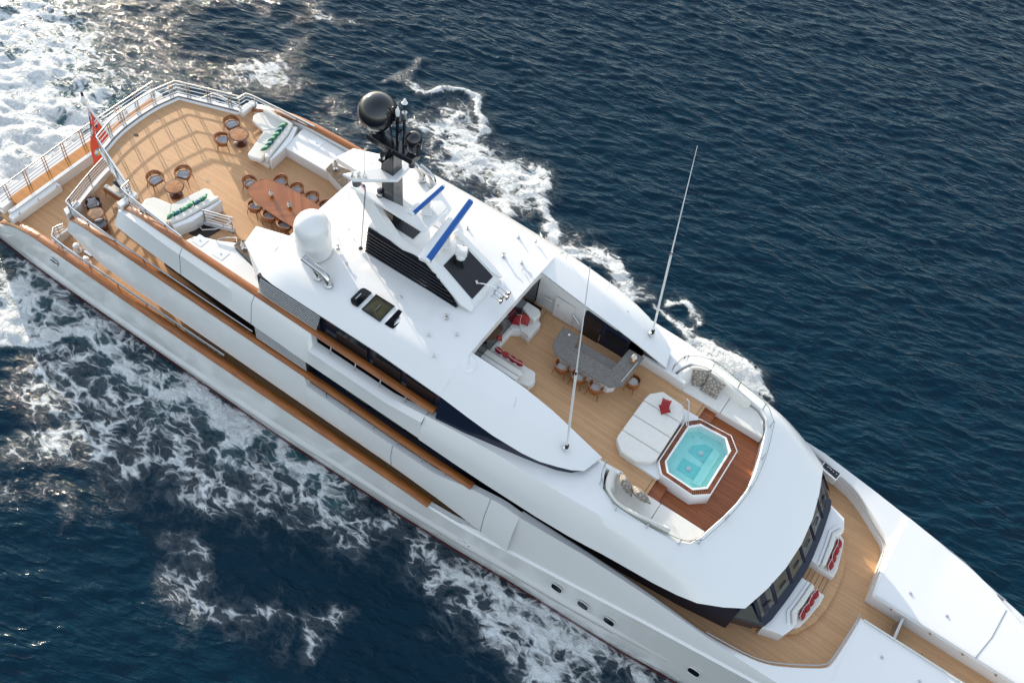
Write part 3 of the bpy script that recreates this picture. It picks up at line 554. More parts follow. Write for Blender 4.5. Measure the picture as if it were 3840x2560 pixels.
for sg in (-1, 1):   # raised side flanges of the house
    slabp('mast_house_flange', [(-14.3, sg * .78, 12.95), (-12.3, sg * .8, 11.85), (-11.9, sg * .98, 11.62), (-11.9, sg * 1.12, 11.5), (-12.4, sg * 1.22, 11.7), (-14.3, sg * 1.1, 12.85)], .15, WHITE, house)
    b = MB()
    for k in range(7):
        z = 11.42 + k * .17; x1 = float(np.interp(z, [11.4, 12.6], [-12.55, -13.9])); b.box(((-17.25 + x1) / 2, sg * (1.26 - .2 * (z - 11.4) / 1.2), z), (x1 + 17.25, .1, .075))
    b.build('mast_house_louvre', LOUVRE, house)
    b = MB(); b.add([(-17.3, sg * 1.225, 11.3), (-12.4, sg * 1.225, 11.3), (-13.95, sg * 1.0, 12.64), (-17.3, sg * 1.0, 12.64)], [(0, 1, 2, 3)]); b.build('louvre_backing', BLACKP, house)
slabp('mast_well', [(-17.1, .42, 12.79), (-15.45, .42, 12.74), (-15.45, -.42, 12.74), (-17.1, -.42, 12.79)], .03, BLACKP, house, 0)
# lower arch: ring plate carrying the small radar
arch = MB()
def armring(z_of, pts_o, th):
    return None
def plate(name, pts, th, m_=WHITE, parent=None, bevel=.05): return slabp(name, pts, th, m_, parent, bevel, seg=3)
pa = [at('G', a, c, z) for a, c, z in ((440, 225, 13.95), (530, 190, 13.98), (1330, 570, 14.15), (1480, 440, 14.18), (1790, 440, 14.2), (1885, 545, 14.16), (1560, 870, 14.14), (1480, 870, 14.14))]
mast_arm = plate('radar_platform', pa, .16)
for sg in (-1, 1):
    P_ = [(-18.3, sg * .62, 13.75), (-17.55, sg * .6, 13.95), (-16.75, sg * .72, 13.2), (-15.8, sg * .95, 12.75), (-14.6, sg * 1.0, 12.72), (-15.5, sg * 1.02, 12.5), (-16.7, sg * 1.02, 12.55)]
    b = MB(); n = len(P_); b.add(P_ + [(x, y - sg * .3, z) for x, y, z in P_], [tuple(range(n)), tuple(range(2 * n - 1, n - 1, -1))] + [(i, (i + 1) % n, n + (i + 1) % n, n + i) for i in range(n)]); part('mast_leg', b, WHITE, bevel=.04)
# black mast column, leaning a little aft
b = MB(); rows = []
for x0, x1, hy, z in ((-17.2, -16.53, .34, 12.75), (-17.12, -16.58, .30, 15.3)): rows.append([(x0, hy, z), (x1, hy, z), (x1, -hy, z), (x0, -hy, z)])
b.loft(rows, closed=True); b.ngon(rows[-1]); mast = part('mast', b, BLACKG, sharp=25, bevel=.02)
b = MB(); rows = [[(x0, hy, z), (x1, hy, z), (x1, -hy, z), (x0, -hy, z)] for x0, x1, hy, z in ((-17.2, -16.6, .3, 15.5), (-17.15, -16.62, .26, 16.65))]
b.loft(rows, closed=True); b.build('mast_head', BLACKG, mast, sharp=25, bevel=.02)
b = MB(); b.prism([(-17.45, -.42), (-16.42, -.42), (-16.42, .42), (-17.45, .42)], 12.80, 12.84); b.build('mast_foot', BLACKG, mast)
# upper white spreader
z = 15.5
pu = [at('E', a, c, z) for a, c in ((1105, 985), (1190, 965), (1690, 880), (1850, 1000), (2010, 800), (2060, 790), (2112, 890), (1925, 1085), (1270, 1085), (1240, 1055))]
sp = plate('mast_spreader', pu, .14)
for a, c, r_ in ((1265, 1030, .055), (1355, 1030, .08)):
    x, y, zz = at('E', a, c, z); b = MB(); b.lathe([(.08, 0), (.04, .1), (.03, .14)], (x, y, z), 10); q = part('gps_antenna', b, STEEL); MB().lathe([(.02, .13), (r_ * .8, .15), (r_, .2), (r_ * .8, .26), (.01, .3)], (x, y, z), 12).build('antenna_dome', WHITE, q)
x, y, zz = at('E', 1440, 1030, z); b = MB(); b.lathe([(.08, 0), (.05, .1), (.02, .14)], (x, y, z), 10); b.tube([(x, y, z + .1), (x + .02, y + .0, z + 1.5)], .012, 5); part('rod_antenna', b, STEEL)
x, y, zz = at('E', 1205, 1075, z - .1); b = MB(); b.tube([(x, y, z - .1), (x, y, z - 1.25)], .012, 5); part('rod_antenna', b, STEEL)
x, y, zz = at('E', 1320, 1110, z - .2); b = MB(); b.lathe([(.17, -.12), (.17, .1)], (x, y, z - .2), 14); part('mast_lamp', b, RUBBER)
# black yard arms with domes on top
zt = 16.95
py_ = [at('F', a, c, zt) for a, c in ((270, 780), (560, 770), (840, 930), (1085, 1080), (955, 1175), (740, 1060), (520, 940))]
yard = slabp('mast_yard', py_, .3, BLACKG, bevel=.03)
yx, yy, _ = at('F', 690, 1120, 15.6)
b = MB(); b.prism([at('F', a, c, 16.45)[:2] for a, c in ((460, 1175), (530, 1225), (650, 1130), (560, 1090))], 16.4, 16.46); part('light_shelf', b, BLACKG)
def mlight(x, y, z, r_=.11, label=None):
    b = MB(); b.lathe([(r_ * 1.2, 0), (r_ * 1.2, .04)], (x, y, z), 12); o = part('navigation_light', b, BLACKG); MB().lathe([(r_, .04), (r_, .22)], (x, y, z), 14).build('light_lens', STEEL, o); MB().lathe([(r_ * 1.1, .22), (r_ * 1.1, .3), (.03, .34)], (x, y, z), 14).build('light_cap', BLACKG, o)
x, y, _ = at('F', 527, 1165, 16.47); mlight(x, y, 16.46, .1)
x, y, _ = at('G', 890, 370, 14.0); mlight(x, y, 14.02, .14)
def dome(name, c, r_, hcyl, m_, label=None, n=36, waist=None):
    x, y, z0 = c; pr = [(r_ * .6, 0), (r_ * .72, .12)] + ([(r_ * .98, .3)] if waist is None else [(r_, .1)]) + [(r_, hcyl)]
    pr += [(r_ * math.cos(t), hcyl + r_ * math.sin(t)) for t in np.linspace(.08, math.pi / 2 - .02, 14)]
    b = MB(); b.lathe(pr, c, n); return part(name, b, m_, label=label, sharp=30)
# big black satellite dome
x, y = -17.57, 0
b = MB(); rr = .75; b.lathe([(.3, -.4), (.3, -.1), (.34, -.08), (.40, .08), (.47, .14)] + [(rr * math.cos(t), .74 + rr * math.sin(t)) for t in np.linspace(-.88, math.pi / 2 - .02, 22)], (x, y, 17.3), 40)
o = part('satellite_dome', b, BLACKG, label='large glossy black satellite dome on the mast'); MB().lathe([(rr + .01, .69), (rr + .015, .74), (rr + .01, .79)], (x, y, 17.3), 40).build('dome_seam', BLACKG, o)
x, y = -15.92, .05; o = dome('satellite_dome', (x, y, 16.95), .32, .68, BLACKG, label='small black satellite dome beside the twin poles')
MB().box((x + .3, y - .1, 17.3), (.08, .14, .5), rz=-.3).build('dome_bracket', BLACKG, o)
x, y, _ = at('F', 960, 1240, 16.4); b = MB(); b.lathe([(.08, 0), (.13, .05), (.13, .42), (.15, .5)], (x, y, 16.25), 14); part('mast_speaker', b, BLACKG)
# twin poles with lights
p1 = (-16.64, 0.0, 16.7); p2 = (-16.56, .3, 16.7)
b = MB(); b.tube([p1, (p1[0], p1[1], 18.4)], .055, 8); b.tube([p2, (p2[0], p2[1], 18.26)], .06, 8); b.tube([(p1[0], p1[1], 17.5), (p2[0], p2[1], 17.6)], .03, 6)
b.prism([(p1[0] - .12, p1[1] - .08), (p1[0] + .16, p1[1] - .1), (p2[0] + .22, p2[1] + .08), (p2[0] - .12, p2[1] + .12)], 18.2, 18.25); tp = part('light_pole', b, BLACKG)
MB().lathe([(.07, 18.4), (.085, 18.48), (.085, 18.66), (.05, 18.72), (.02, 18.82)], (p1[0], p1[1], 0), 12).build('pole_lamp', WHITE, tp)
MB().tube([(p2[0], p2[1], 18.25), (p2[0], p2[1], 18.78)], .04, 8).build('pole_top', BLACKG, tp); MB().lathe([(.05, 18.78), (.12, 18.85), (.05, 18.91), (.07, 18.97), (.03, 19.04)], (p2[0], p2[1], 0), 12).build('wind_sensor', WHITE, tp)
MB().lathe([(.12, 18.25), (.12, 18.42), (.1, 18.52)], (p2[0] + .08, p2[1] - .1, 0), 12).build('pole_light', STEELB, tp)
b = MB(); b.tube([(-16.75, -.1, 16.9), (-16.8, -.2, 17.7), (-16.88, -.22, 18.2), (-16.98, -.2, 18.45)], .04, 6); b.tube([(-16.7, .15, 16.9), (-16.75, .1, 17.9), (-16.82, .05, 18.4), (-16.92, .05, 18.62)], .04, 6); part('dome_cable', b, BLACKG)

# radar scanners: pedestal, white bar with a blue face on the forward side
def radar(a0, a1, w_, zc, ped, label):
    A, B_ = Vector(a0), Vector(a1); d = (B_ - A).normalized(); n_ = Vector((d.y, -d.x, 0)); n_ = n_ if n_.x > 0 else -n_
    prof = [(-.5, -.35), (-.55, .25), (-.3, .5), (.25, .5), (.5, .2), (.5, -.35)]
    ring = lambda p, s=1: [p + n_ * (u * w_ * s) + Vector((0, 0, v * w_ * .5 * s)) for u, v in prof]
    b = MB(); b.loft([ring(A, .8), ring(A + d * .06), ring(B_ - d * .06), ring(B_, .8)], closed=True); b.ngon(ring(A, .8)); b.ngon(ring(B_, .8)); o = part('radar_scanner', b, WHITE, label=label, sharp=40)
    f = MB(); f.loft([[p + n_ * (u * w_) + Vector((0, 0, v * w_ * .5)) for u, v in ((.10, .53), (.27, .53), (.525, .21), (.515, -.36))] for p in (A + d * .12, B_ - d * .12)]); f.build('radar_face', BLUE, o)
    px_, py2, pz = ped; g = MB(); g.box((px_, py2, (pz + zc) / 2), (.34, .34, zc - pz - .1), rz=.5); g.box((px_, py2, pz + .05), (.5, .5, .1), rz=.5); g.build('radar_pedestal', WHITE, o, bevel=.04)
zr = 14.88
A_ = at('G', 1320, 640, zr); B_ = at('G', 1810, 205, zr)
radar(A_, B_, .30, zr, (*(np.array(A_[:2]) * .5 + np.array(B_[:2]) * .5), 14.18), 'short radar scanner with a blue face, nearer the mast')
zr = 13.82
A_ = at('G', 1520, 1325, zr); B_ = at('G', 2190, 410, zr)
radar(A_, B_, .48, zr, (*(np.array(A_[:2]) * .5 + np.array(B_[:2]) * .5), 12.85), 'long radar scanner with a blue face')
# searchlight camera on a black post
x, y = -13.35, -.02; b = MB(); b.box((x, y, 12.45), (.36, .36, .7), rz=.4); o = part('searchlight', b, BLACKG, label='white swivelling searchlight on a black post', bevel=.03)
MB().lathe([(.2, 12.8), (.2, 12.92), (.14, 13.0)], (x, y, 0), 16).build('light_base', WHITE, o); MB().box((x, y + .02, 13.15), (.5, .34, .36), rz=.4).build('light_head', WHITE, o, bevel=.06); MB().box((x + .235, y + .12, 13.15), (.03, .24, .24), rz=.4).build('light_window', BLACKP, o)
# air horns on an arm
hx_, hy_, _ = at('H', 1230, 1180, 12.0)
b = MB(); b.tube([at('H', 925, 1018, 11.95), at('H', 1110, 1050, 12.1), (hx_ - .1, hy_ + .2, 12.1)], .025, 6); b.lathe([(.08, 0), (.05, .1)], at('H', 928, 1020, 11.85), 10); b.tube([(hx_ - .15, hy_ + .25, 12.1), (hx_ - .1, hy_ - .25, 12.05)], .05, 6); hr = part('air_horn', b, STEEL, label='cluster of chrome air horns')
for dy, dz, ln in ((.25, .1, .55), (.12, .0, .42), (0.02, .12, .62), (-.1, 0, .42), (-.24, .02, .5)):
    y = hy_ + dy; z = 12.05 + dz; x = hx_ - .1; q = MB(); q.tube([(x, y, z), (x + ln * .6, y - .03, z), (x + ln * .82, y - .04, z), (x + ln, y - .05, z)], [.03, .035, .055, .115], 12); q.lathe([(.06, -.05), (.06, .05)], (x, y, z), 8); q.build('horn_trumpet', STEEL, hr)
# white dome, flat dish, whip antennas
dome('satellite_dome', (-19.02, -2.44, 11.2), .77, 1.42, WHITE, label='white satellite dome on the hardtop', waist=1)
x, y, _ = at('J', 195, 1010, 11.3); b = MB(); b.lathe([(.38, 0), (.4, .04), (.36, .1), (.1, .14), (.01, .145)], (x, y, 11.18), 28); o = part('flat_antenna', b, WHITE); MB().tube([(x + .1, y, 11.3), (x + .1, y, 11.85)], .012, 5).build('antenna_rod', STEEL, o)
def whip(base, tip, label):
    B_, T_ = Vector(base), Vector(tip); M_ = B_ + (T_ - B_) * .48
    b = MB(); b.tube([B_ + Vector((0, 0, .15)), M_], .05, 8); b.tube([M_, T_], [.035, .012], 6); o = part('whip_antenna', b, WHITE, label=label); MB().lathe([(.14, 0), (.13, .06), (.08, .1)], B_, 12).build('antenna_base', STEEL, o); MB().lathe([(.075, .1), (.075, .32), (.055, .36)], B_, 12).build('antenna_collar', BLACKP, o); MB().lathe([(.05, -.08), (.06, 0), (.05, .1)], M_, 8).build('antenna_joint', STEEL, o)
whip((-5.7, -3.42, 10.26), aty('X', 2213, 1000, -3.75), 'long white whip antenna on the starboard wing')
whip((-5.7, 3.42, 10.26), aty('X', 2615, 548, 3.75), 'long white whip antenna on the port wing')
# exhaust pipes in pairs
def exhaust(x, y, dx):
    z = 11.22; b = MB(); b.tube([(x, y, z), (x, y, z + .35), (x - dx * .1, y, z + .55), (x - dx * .28, y, z + .68), (x - dx * .75, y, z + .78)], [.15, .15, .145, .14, .15], 14); o = part('exhaust_pipe', b, STEEL); MB().lathe([(.19, 0), (.19, .16), (.16, .2)], (x, y, z), 16).build('pipe_collar', STEELB, o)
for sg in (-1, 1): exhaust(-17.9, sg * 3.5, 1); exhaust(-17.33, sg * 3.55, 1)
# small roof fittings
for r_, a_, b_ in (('G', 147, 765), ('G', 425, 862), ('G', 388, 1360), ('G', 2170, 855), ('H', 797, 228), ('H', 1545, 352), ('H', 1802, 415), ('H', 1593, 727), ('J', 55, 603), ('Q2', 1283, 940), ('Q2', 1472, 1196), ('Q2', 1506, 1335), ('Q4', 300, 970), ('Q4', 652, 1233), ('Q4', 955, 183), ('Q4', 1280, 418)):
    z = 11.38 if not r_ in ('Q4',) else 10.5
    x, y, z = at(r_, a_, b_, z); b = MB(); b.lathe([(.06, -.04), (.06, .02), (.03, .05), (.03, .12)], (x, y, z), 10); part('deck_fitting', b, STEEL)
for r_, a_, b_ in (('H', 1325, 640), ('G', 268, 1150), ('Q2', 1593, 1085), ('H', 490, 1545)):
    x, y, z = at(r_, a_, b_, 11.36); b = MB(); b.lathe([(.09, -.03), (.09, .03), (.04, .06), (.035, .2)], (x, y, z), 10); b.tube([(x - .1, y, z + .22), (x + .1, y + .05, z + .26)], .025, 6); part('roof_cleat', b, STEEL)
for r_, a_, b_, z in (('Q4', 445, 1118, 10.75), ('Q4', 1127, 268, 10.6), ('Q4', 822, 45, 10.9), ('H', 2237, 715, 10.9)):
    x, y, z = at(r_, a_, b_, z); b = MB(); b.lathe([(.06, -.05), (.06, .05), (.03, .08)], (x, y, z), 10); b.tube([(x, y, z), (x + .02, y, z + .85)], .011, 5); part('rod_antenna', b, STEEL)
for r_, pts in (('H', ((1603, 830), (1610, 812), (1730, 885), (1738, 915))),):
    b = MB(); b.tube([at(r_, *pts[0], 11.38), at(r_, *pts[1], 11.5), at(r_, *pts[2], 11.5), at(r_, *pts[3], 11.35)], .022, 6); part('grab_rail', b, STEEL)
b = MB(); fx, fy, _ = at('G', 600, 1145, 11.35); b.lathe([(.1, 0), (.05, .08)], (fx, fy, 11.36), 8); b.tube([(fx, fy, 11.4), at('G', 665, 240, 14.5)], .012, 5); b.tube([(fx + .04, fy, 11.4), at('G', 675, 240, 14.5)], .01, 5); part('flag_halyard', b, BLACKP)

# ---------------------------------------------------------------- coaming of the tub deck running out into the pilothouse visor
CO = [((-11.3, 4.5, 8.85), (-11.3, 4.93, 9.02), (-11.3, 5.34, 7.6)), ((-9.6, 4.3, 9.2), (-9.6, 4.86, 9.22), (-9.6, 5.36, 7.6)), ((-8, 4.1, 9.42), (-8, 4.8, 9.34), (-8, 5.36, 7.6)), ((-6.2, 3.9, 9.58), (-6, 4.74, 9.36), (-5.5, 5.32, 7.62)), ((-4.75, 2.72, 9.64), (-4.7, 4.68, 9.38), (-4, 5.26, 7.66)), ((-4.12, 2.68, 9.65), (-4.1, 4.64, 9.38), (-3.2, 5.2, 7.7)),
      ((-4.0, 3.1, 9.64), (-3.85, 4.6, 9.36), (-2.6, 5.14, 7.73)), ((-3.75, 3.62, 9.6), (-3.4, 4.56, 9.34), (-1.9, 5.09, 7.75)), ((-3.1, 3.92, 9.55), (-2.7, 4.5, 9.3), (-1.2, 5.05, 7.78)), ((-2.2, 3.9, 9.48), (-1.9, 4.43, 9.24), (-.3, 5.0, 7.82)), ((-1.2, 3.8, 9.4), (-.9, 4.32, 9.18), (.7, 4.88, 7.85)), ((-.35, 3.68, 9.32), (0, 4.15, 9.12), (1.5, 4.7, 7.86)),
      ((.1, 3.4, 9.28), (.6, 3.85, 9.06), (2.4, 4.25, 7.87)), ((.3, 2.95, 9.27), (.9, 3.3, 9.03), (3.12, 3.78, 7.87)), ((.4, 2.55, 9.26), (1.02, 2.75, 9.02), (3.3, 3.2, 7.87)), ((.62, 1.7, 9.25), (1.25, 1.85, 9.0), (3.5, 2.5, 7.87)), ((.8, .85, 9.25), (1.42, .95, 9.0), (3.73, 1.3, 7.87)), ((.88, 0, 9.25), (1.5, 0, 9.0), (3.82, 0, 7.87))]
full = CO + [tuple((p[0], -p[1], p[2]) for p in t) for t in CO[-2::-1]]
b = MB(); rows = []
for I_, M_, O_ in full:
    I_, M_, O_ = map(np.array, (I_, M_, O_)); out = O_ - M_; n_ = np.array([out[0], out[1], 0]); L_ = np.linalg.norm(n_); n_ = n_ / max(L_, .01)
    k1 = M_ + out * .3 + np.array([0, 0, .14 if L_ > 1 else 0]) + n_ * (.16 if L_ < 1 else 0.0); k2 = M_ + out * .68 + np.array([0, 0, .12 if L_ > 1 else 0]) + n_ * (.1 if L_ < 1 else 0)
    cen = np.array([-3.0 + .5 * (O_[0] + 3), 0, 0]) if O_[0] > -3 else np.array([O_[0], 0, 0]); inn = cen - np.array([O_[0], O_[1], 0]); inn = inn / max(np.linalg.norm(inn), .01)
    I0 = np.array([I_[0], I_[1], ZJL - .05])
    Ii = I_ - n_ * .0
    rows.append([tuple(I0), tuple(Ii - np.array([0, 0, .04])), tuple(Ii + (M_ - Ii) * .06 + np.array([0, 0, .01])), tuple(M_), tuple(k1), tuple(k2), tuple(O_ + np.array([0, 0, .03])), tuple(O_ + inn * .05 - np.array([0, 0, .03])), tuple(O_ + inn * 1.0 - np.array([0, 0, -.0]))])
b.loft(rows); part('tub_deck_coaming', b, WHITE, sharp=32, label='broad white coaming sweeping forward into the pilothouse visor')
# glass wind screen on short steel posts
def screen(pts, tops):
    b = MB(); b.loft([[(x, y, z + .14), (X, Y, Z)] for (x, y, z), (X, Y, Z) in zip(pts, tops)]); o = part('glass_screen', b, CLEAR)
    MB().tube([t for t in tops], .012, 5).build('screen_edge', RUBBER, o)
    return o
PF = [(-4.19, 2.8, 9.66), (-3.93, 3.59, 9.63), (-2.88, 4.11, 9.51), (-1.55, 3.95, 9.38), (-.22, 3.74, 9.28), (.40, 3.22, 9.2)]
PC = [(.79, 1.64, 9.18), (.95, 0, 9.18)]
def tops(p): return [(x + (.05 if x > .3 else 0), y + (.0 if y < 3 else .0), z + .46) for x, y, z in p]
for sg in (-1, 1):
    cv = curve([(x, sg * y, z) for x, y, z in PF], 5); o = screen(cv, tops(cv))
    for x, y, z in PF: MB().box((x, sg * y, z + .22), (.05, .05, .46)).build('screen_post', STEEL, o)
cv = curve([(.40, 3.22, 9.2), (.79, 1.64, 9.18), (.95, 0, 9.18), (.79, -1.64, 9.18), (.40, -3.22, 9.2)], 5); o = screen(cv, tops(cv))
for x, y, z in [(.79, 1.64, 9.18), (.95, 0, 9.18), (.79, -1.64, 9.18)]: MB().box((x, y, z + .22), (.05, .05, .46)).build('screen_post', STEEL, o)
# port wall of the tub deck: locker door, hand rails, dark sliding door, steps
wy_ = 2.5
b = MB(); P_ = [(-8.47, 8.86), (-8.47, 10.60), (-8.38, 10.7), (-6.4, 10.36), (-6.25, 10.26), (-6.22, 8.98)]; b.add([(x, 2.45, z) for x, z in P_] + [(x, 2.62, z) for x, z in P_], [tuple(range(6)), tuple(range(11, 5, -1))] + [(i, 6 + i, 6 + (i + 1) % 6, (i + 1) % 6) for i in range(6)]); sd_ = part('sliding_door', b, NAVY, label='dark sliding door in the port wall beside the bar')
MB().box((-8.0, 2.43, 9.7), (.8, .03, 1.6)).build('doorway_shade', DARKW, sd_); MB().box((-6.85, 2.42, 9.98), (1.05, .03, .5)).build('door_window', GLASS, sd_); MB().tube([(-7.55, 2.40, 9.3), (-7.55, 2.40, 9.75)], .025, 6).build('door_handle', STEEL, sd_)  # dark slab on the door: shade of the doorway put into its colour
b = MB(); b.box((-9.45, 2.455, 9.75), (.95, .02, 1.3)); o = part('locker_door', b, WHITE2); MB().box((-9.75, 2.44, 9.95), (.1, .03, .05)).build('door_handle', STEEL, o)
for a_, c_ in (((-10.5, 9.95), (-10.0, 9.98)), ((-9.0, 9.95), (-8.6, 9.6))):
    b = MB(); b.tube([(a_[0], 2.40, a_[1]), (c_[0], 2.40, c_[1])], .035, 8); part('hand_rail', b, STEELB)
for k in range(3):
    b = MB(); b.box((-10.35 - k * .22, 2.15, 9.0 - k * .15), (.22, .75, .12)); part('deck_step', b, DECK)
b = MB(); b.prism([(-10.9, 1.72), (-10.22, 1.75), (-10.22, 2.5), (-10.9, 2.5)], ZJ + .003, ZJ + .008); part('stair_shade_sheet', b, DARKW)  # thin dark sheet on the planks, painted shade of the way down
# low white sides between the wings and the settees
for sg in (-1, 1):
    b = MB(); b.prism([(-5.6, sg * 2.64), (-5.6, sg * 2.8), (-4.1, sg * 2.82), (-3.45, sg * 2.72), (-3.45, sg * 2.56), (-4.2, sg * 2.62)], ZJ - .1, 9.6); part('cockpit_side', b, WHITE, bevel=.03)

# ---------------------------------------------------------------- pilothouse front
WB = [(2.6, 3.95), (4.2, 3.36), (4.33, 2.95), (4.5, 1.72), (4.6, .55), (4.62, 0)]
wl = [(x, y) for x, y in WB] + [(x, -y) for x, y in WB[-2::-1]]
b = MB(); b.loft([[(x - .32, y * .97, ZB - .1), (x - .02, y, 6.7), (x - .30, y * .99, 6.85), (x - .95, y * .97, 7.9), (x - 1.3, y * .9, 7.9)] for x, y in wl]); part('pilothouse', b, NAVY, sharp=25)
b = MB(); b.prism([(x - .35, y * .97) for x, y in wl], ZB - .1, 6.3); part('pilothouse_base', b, DARKW)
# windscreen panes with mullions
seg = [(4.2, 3.36), (4.42, 2.3), (4.56, 1.15), (4.62, 0.0), (4.56, -1.15), (4.42, -2.3), (4.2, -3.36)]
for i in range(6):
    (x0, y0), (x1, y1) = seg[i], seg[i + 1]; P0, P1 = np.array([x0, y0]), np.array([x1, y1]); a_, c_ = P0 + (P1 - P0) * .1, P0 + (P1 - P0) * .9
    b = MB(); lo, hi = 6.93, 7.84; off = lambda z: -.30 - .65 * (z - 6.85) / 1.05 + .03
    b.ngon([(a_[0] + off(lo), a_[1] * .988, lo), (c_[0] + off(lo), c_[1] * .988, lo), (c_[0] + off(hi), c_[1] * .972, hi), (a_[0] + off(hi), a_[1] * .972, hi)]); o = part('windscreen', b, GLASSW, label=None)
    m0 = P0 + (P1 - P0) * .5
    MB().tube([(a_[0] * .75 + c_[0] * .25 + off(7.3) + .04, (a_[1] * .75 + c_[1] * .25) * .98, 7.3), (a_[0] * .25 + c_[0] * .75 + off(7.3) + .04, (a_[1] * .25 + c_[1] * .75) * .98, 7.34)], .03, 5).build('wiper', BLACKP, o)
for x, y in seg:
    b = MB(); b.loft([[(x - .27, (y - .09) * .99, 6.86), (x - .2, y * .99, 6.9), (x - .27, (y + .09) * .99, 6.86)], [(x - .92, (y - .09) * .97, 7.9), (x - .85, y * .97, 7.93), (x - .92, (y + .09) * .97, 7.9)]]); part('mullion', b, NAVY)
for sg in (-1, 1):
    b = MB(); b.ngon([(3.95, sg * 3.5, 6.95), (2.75, sg * 3.93, 6.98), (2.2, sg * 3.98, 7.5), (2.3, sg * 3.9, 7.85), (3.3, sg * 3.5, 7.85)]); part('window', b, GLASSW)

# ---------------------------------------------------------------- bow: bulwark top, well, raised foredeck
IN = [(-6.2, 4.95, 6.62), (-3, 4.98, 6.85), (0, 5.02, 6.9), (2.5, 5.05, 6.75), (4.1, 4.82, 6.6), (4.9, 4.6, 6.55), (5.6, 4.22, 6.5), (6.5, 3.62, 6.47), (6.92, 3.28, 6.45), (7.08, 2.95, 6.45), (7.2, 2.0, 6.46), (7.32, .56, 6.5)]
for sg in (-1, 1):
    b = MB(); rows = []
    inn = curve(IN, 4); tabx = sorted(inn)
    for x, y, z in tabx:
        yt, zt = ip(x, HT)[4:]; f_ = ZB if x < 3 else ZF + .1; e_ = .05 if y > 3.2 else 0
        rows.append([(x - (.04 if not e_ else 0), sg * (y - e_), f_ - .05), (x - (.02 if not e_ else 0), sg * (y - e_ * .5), z - .04), (x, sg * (y + .01), z)] + [(x, sg * (y + (yt - y) * q), z + (zt - z) * q) for q in (.12, .4, .7, 1)])
    b.loft(rows); part('bow_bulwark', b, WHITE, sharp=35)
    # raised foredeck beside the centre gangway
    fd = [(7.32, .56, 6.5)] + curve([(7.32, .56, 6.5), (7.32 + .0, 2.4, 6.48), (7.32, 4.6, 6.5)], 4)[1:]
    b = MB(); rows = []
    for x in np.arange(7.3, 14.6, .4):
        yt, zt = ip(x, HT)[4:]
        ye = float(np.interp(x, [7.3, 9.2, 10.28, 11.17, 12.19, 13.05, 14.6], [4.8, 4.5, 4.3, 4.02, 3.56, 3.16, 2.3])); ye = min(ye, yt + .02); ze = 6.42 if ye < yt - .03 else zt
        rows.append([(x, sg * .6, ZF + .02), (x, sg * .58, 6.42), (x, sg * .64, 6.47), (x, sg * (ye * .5), 6.52), (x, sg * (ye - .1), max(ze, 6.42) + .0), (x, sg * ye, ze), (x, sg * (ye + .02), min(ze, 6.1))])
    b.loft(rows); part('foredeck', b, WHITE, sharp=35)
    b = MB(); rows = [[(x, sg * 1.2, 5.98), (x, sg * (ip(x, HT)[4]), ip(x, HT)[5] - .015 if x > 10.3 else 5.9)] for x in np.arange(7.3, 20.3, .5)]; b.loft(rows); part('bow_waterway', b, WHITE)
    b = MB(); b.tube([(x, sg * .60, 6.52) for x in (7.4, 9, 11, 12.5, 14.4)], .035, 6); o = part('gangway_rail', b, STEELB)
    for x in (8.2, 9.9, 11.3, 12.7): MB().tube([(x, sg * .58, 6.3), (x, sg * .48, 6.48)], .03, 6).build('rail_bracket', CAP, o)
    b = MB(); b.tube([(12.2, sg * 3.42, 6.425), (12.03, sg * 1.85, 6.52), (11.75, sg * .66, 6.472)], .014, 5); part('hatch_seam', b, RUBBER)
    b = MB(); b.tube([(x - .1, sg * (y - .12), z - .12) for x, y, z in curve(IN[3:], 3)], .03, 6); o = part('hand_rail', b, STEELB)
b = MB(); b.box((8.75, 0, 6.0), (.1, 1.0, .8)); part('gangway_gate', b, STEELB, bevel=.01)
# wing control station, port
x, y, _ = at('N', 870, 240, 6.55); b = MB(); b.prism([at('N', a, c, 6.6)[:2] for a, c in ((745, 120), (1010, 290), (920, 395), (690, 215))], 6.15, 6.6); o = part('control_station', b, WHITE, bevel=.03)
MB().prism([at('N', a, c, 6.62)[:2] for a, c in ((775, 125), (985, 290), (925, 370), (715, 185))], 6.6, 6.615).build('control_panel', BLACKP, o)
for a, c in ((800, 200), (830, 215), (880, 270), (925, 305), (850, 240)): MB().lathe([(.03, 0), (.03, .03)], at('N', a, c, 6.615), 8).build('control_knob', STEELB, o)
# step and side beams ahead of the pilothouse
b = MB(); b.prism(sym([(3.9, 3.3), (4.6, 3.1), (5.45, 2.5), (5.9, 1.6), (6.05, .8), (6.1, .01)]), ZF + .1, ZF + .32); part('bow_step', b, DECK)
for sg in (-1, 1):
    b = MB(); b.prism([(4.15, sg * 3.35), (5.0, sg * 3.1), (5.2, sg * 2.6), (4.95, sg * .46), (4.45, sg * .46)], ZF + .1, 6.46); part('seat_plinth', b, WHITE, bevel=.03)
b = MB(); b.prism(sym([(4.7, .42), (5.75, .42)]), ZF + .322, ZF + .33); part('deck_hatch', b, DECKX)

# bow fittings: mooring cleats and fairleads on the low waterway outside the raised foredeck
for sg in (-1, 1):
    for x, y in ((11.9, 3.95), (13.4, 3.55)):
        b = MB(); b.box((x, sg * y, 6.17), (.3, .1, .05), rz=-sg * .2); b.tube([(x - .2, sg * (y + .03), 6.27), (x + .2, sg * (y - .03), 6.27)], .03, 8); b.tube([(x - .07, sg * y, 6.17), (x - .07, sg * y, 6.27)], .025, 6); b.tube([(x + .07, sg * y, 6.17), (x + .07, sg * y, 6.27)], .025, 6); part('mooring_cleat', b, STEEL)
    for x in (8.6, 10.2):
        b = MB(); b.lathe([(.06, 0), (.06, .015), (.02, .02)], (x, sg * 1.6, 6.515), 12); part('deck_fitting', b, STEELB)
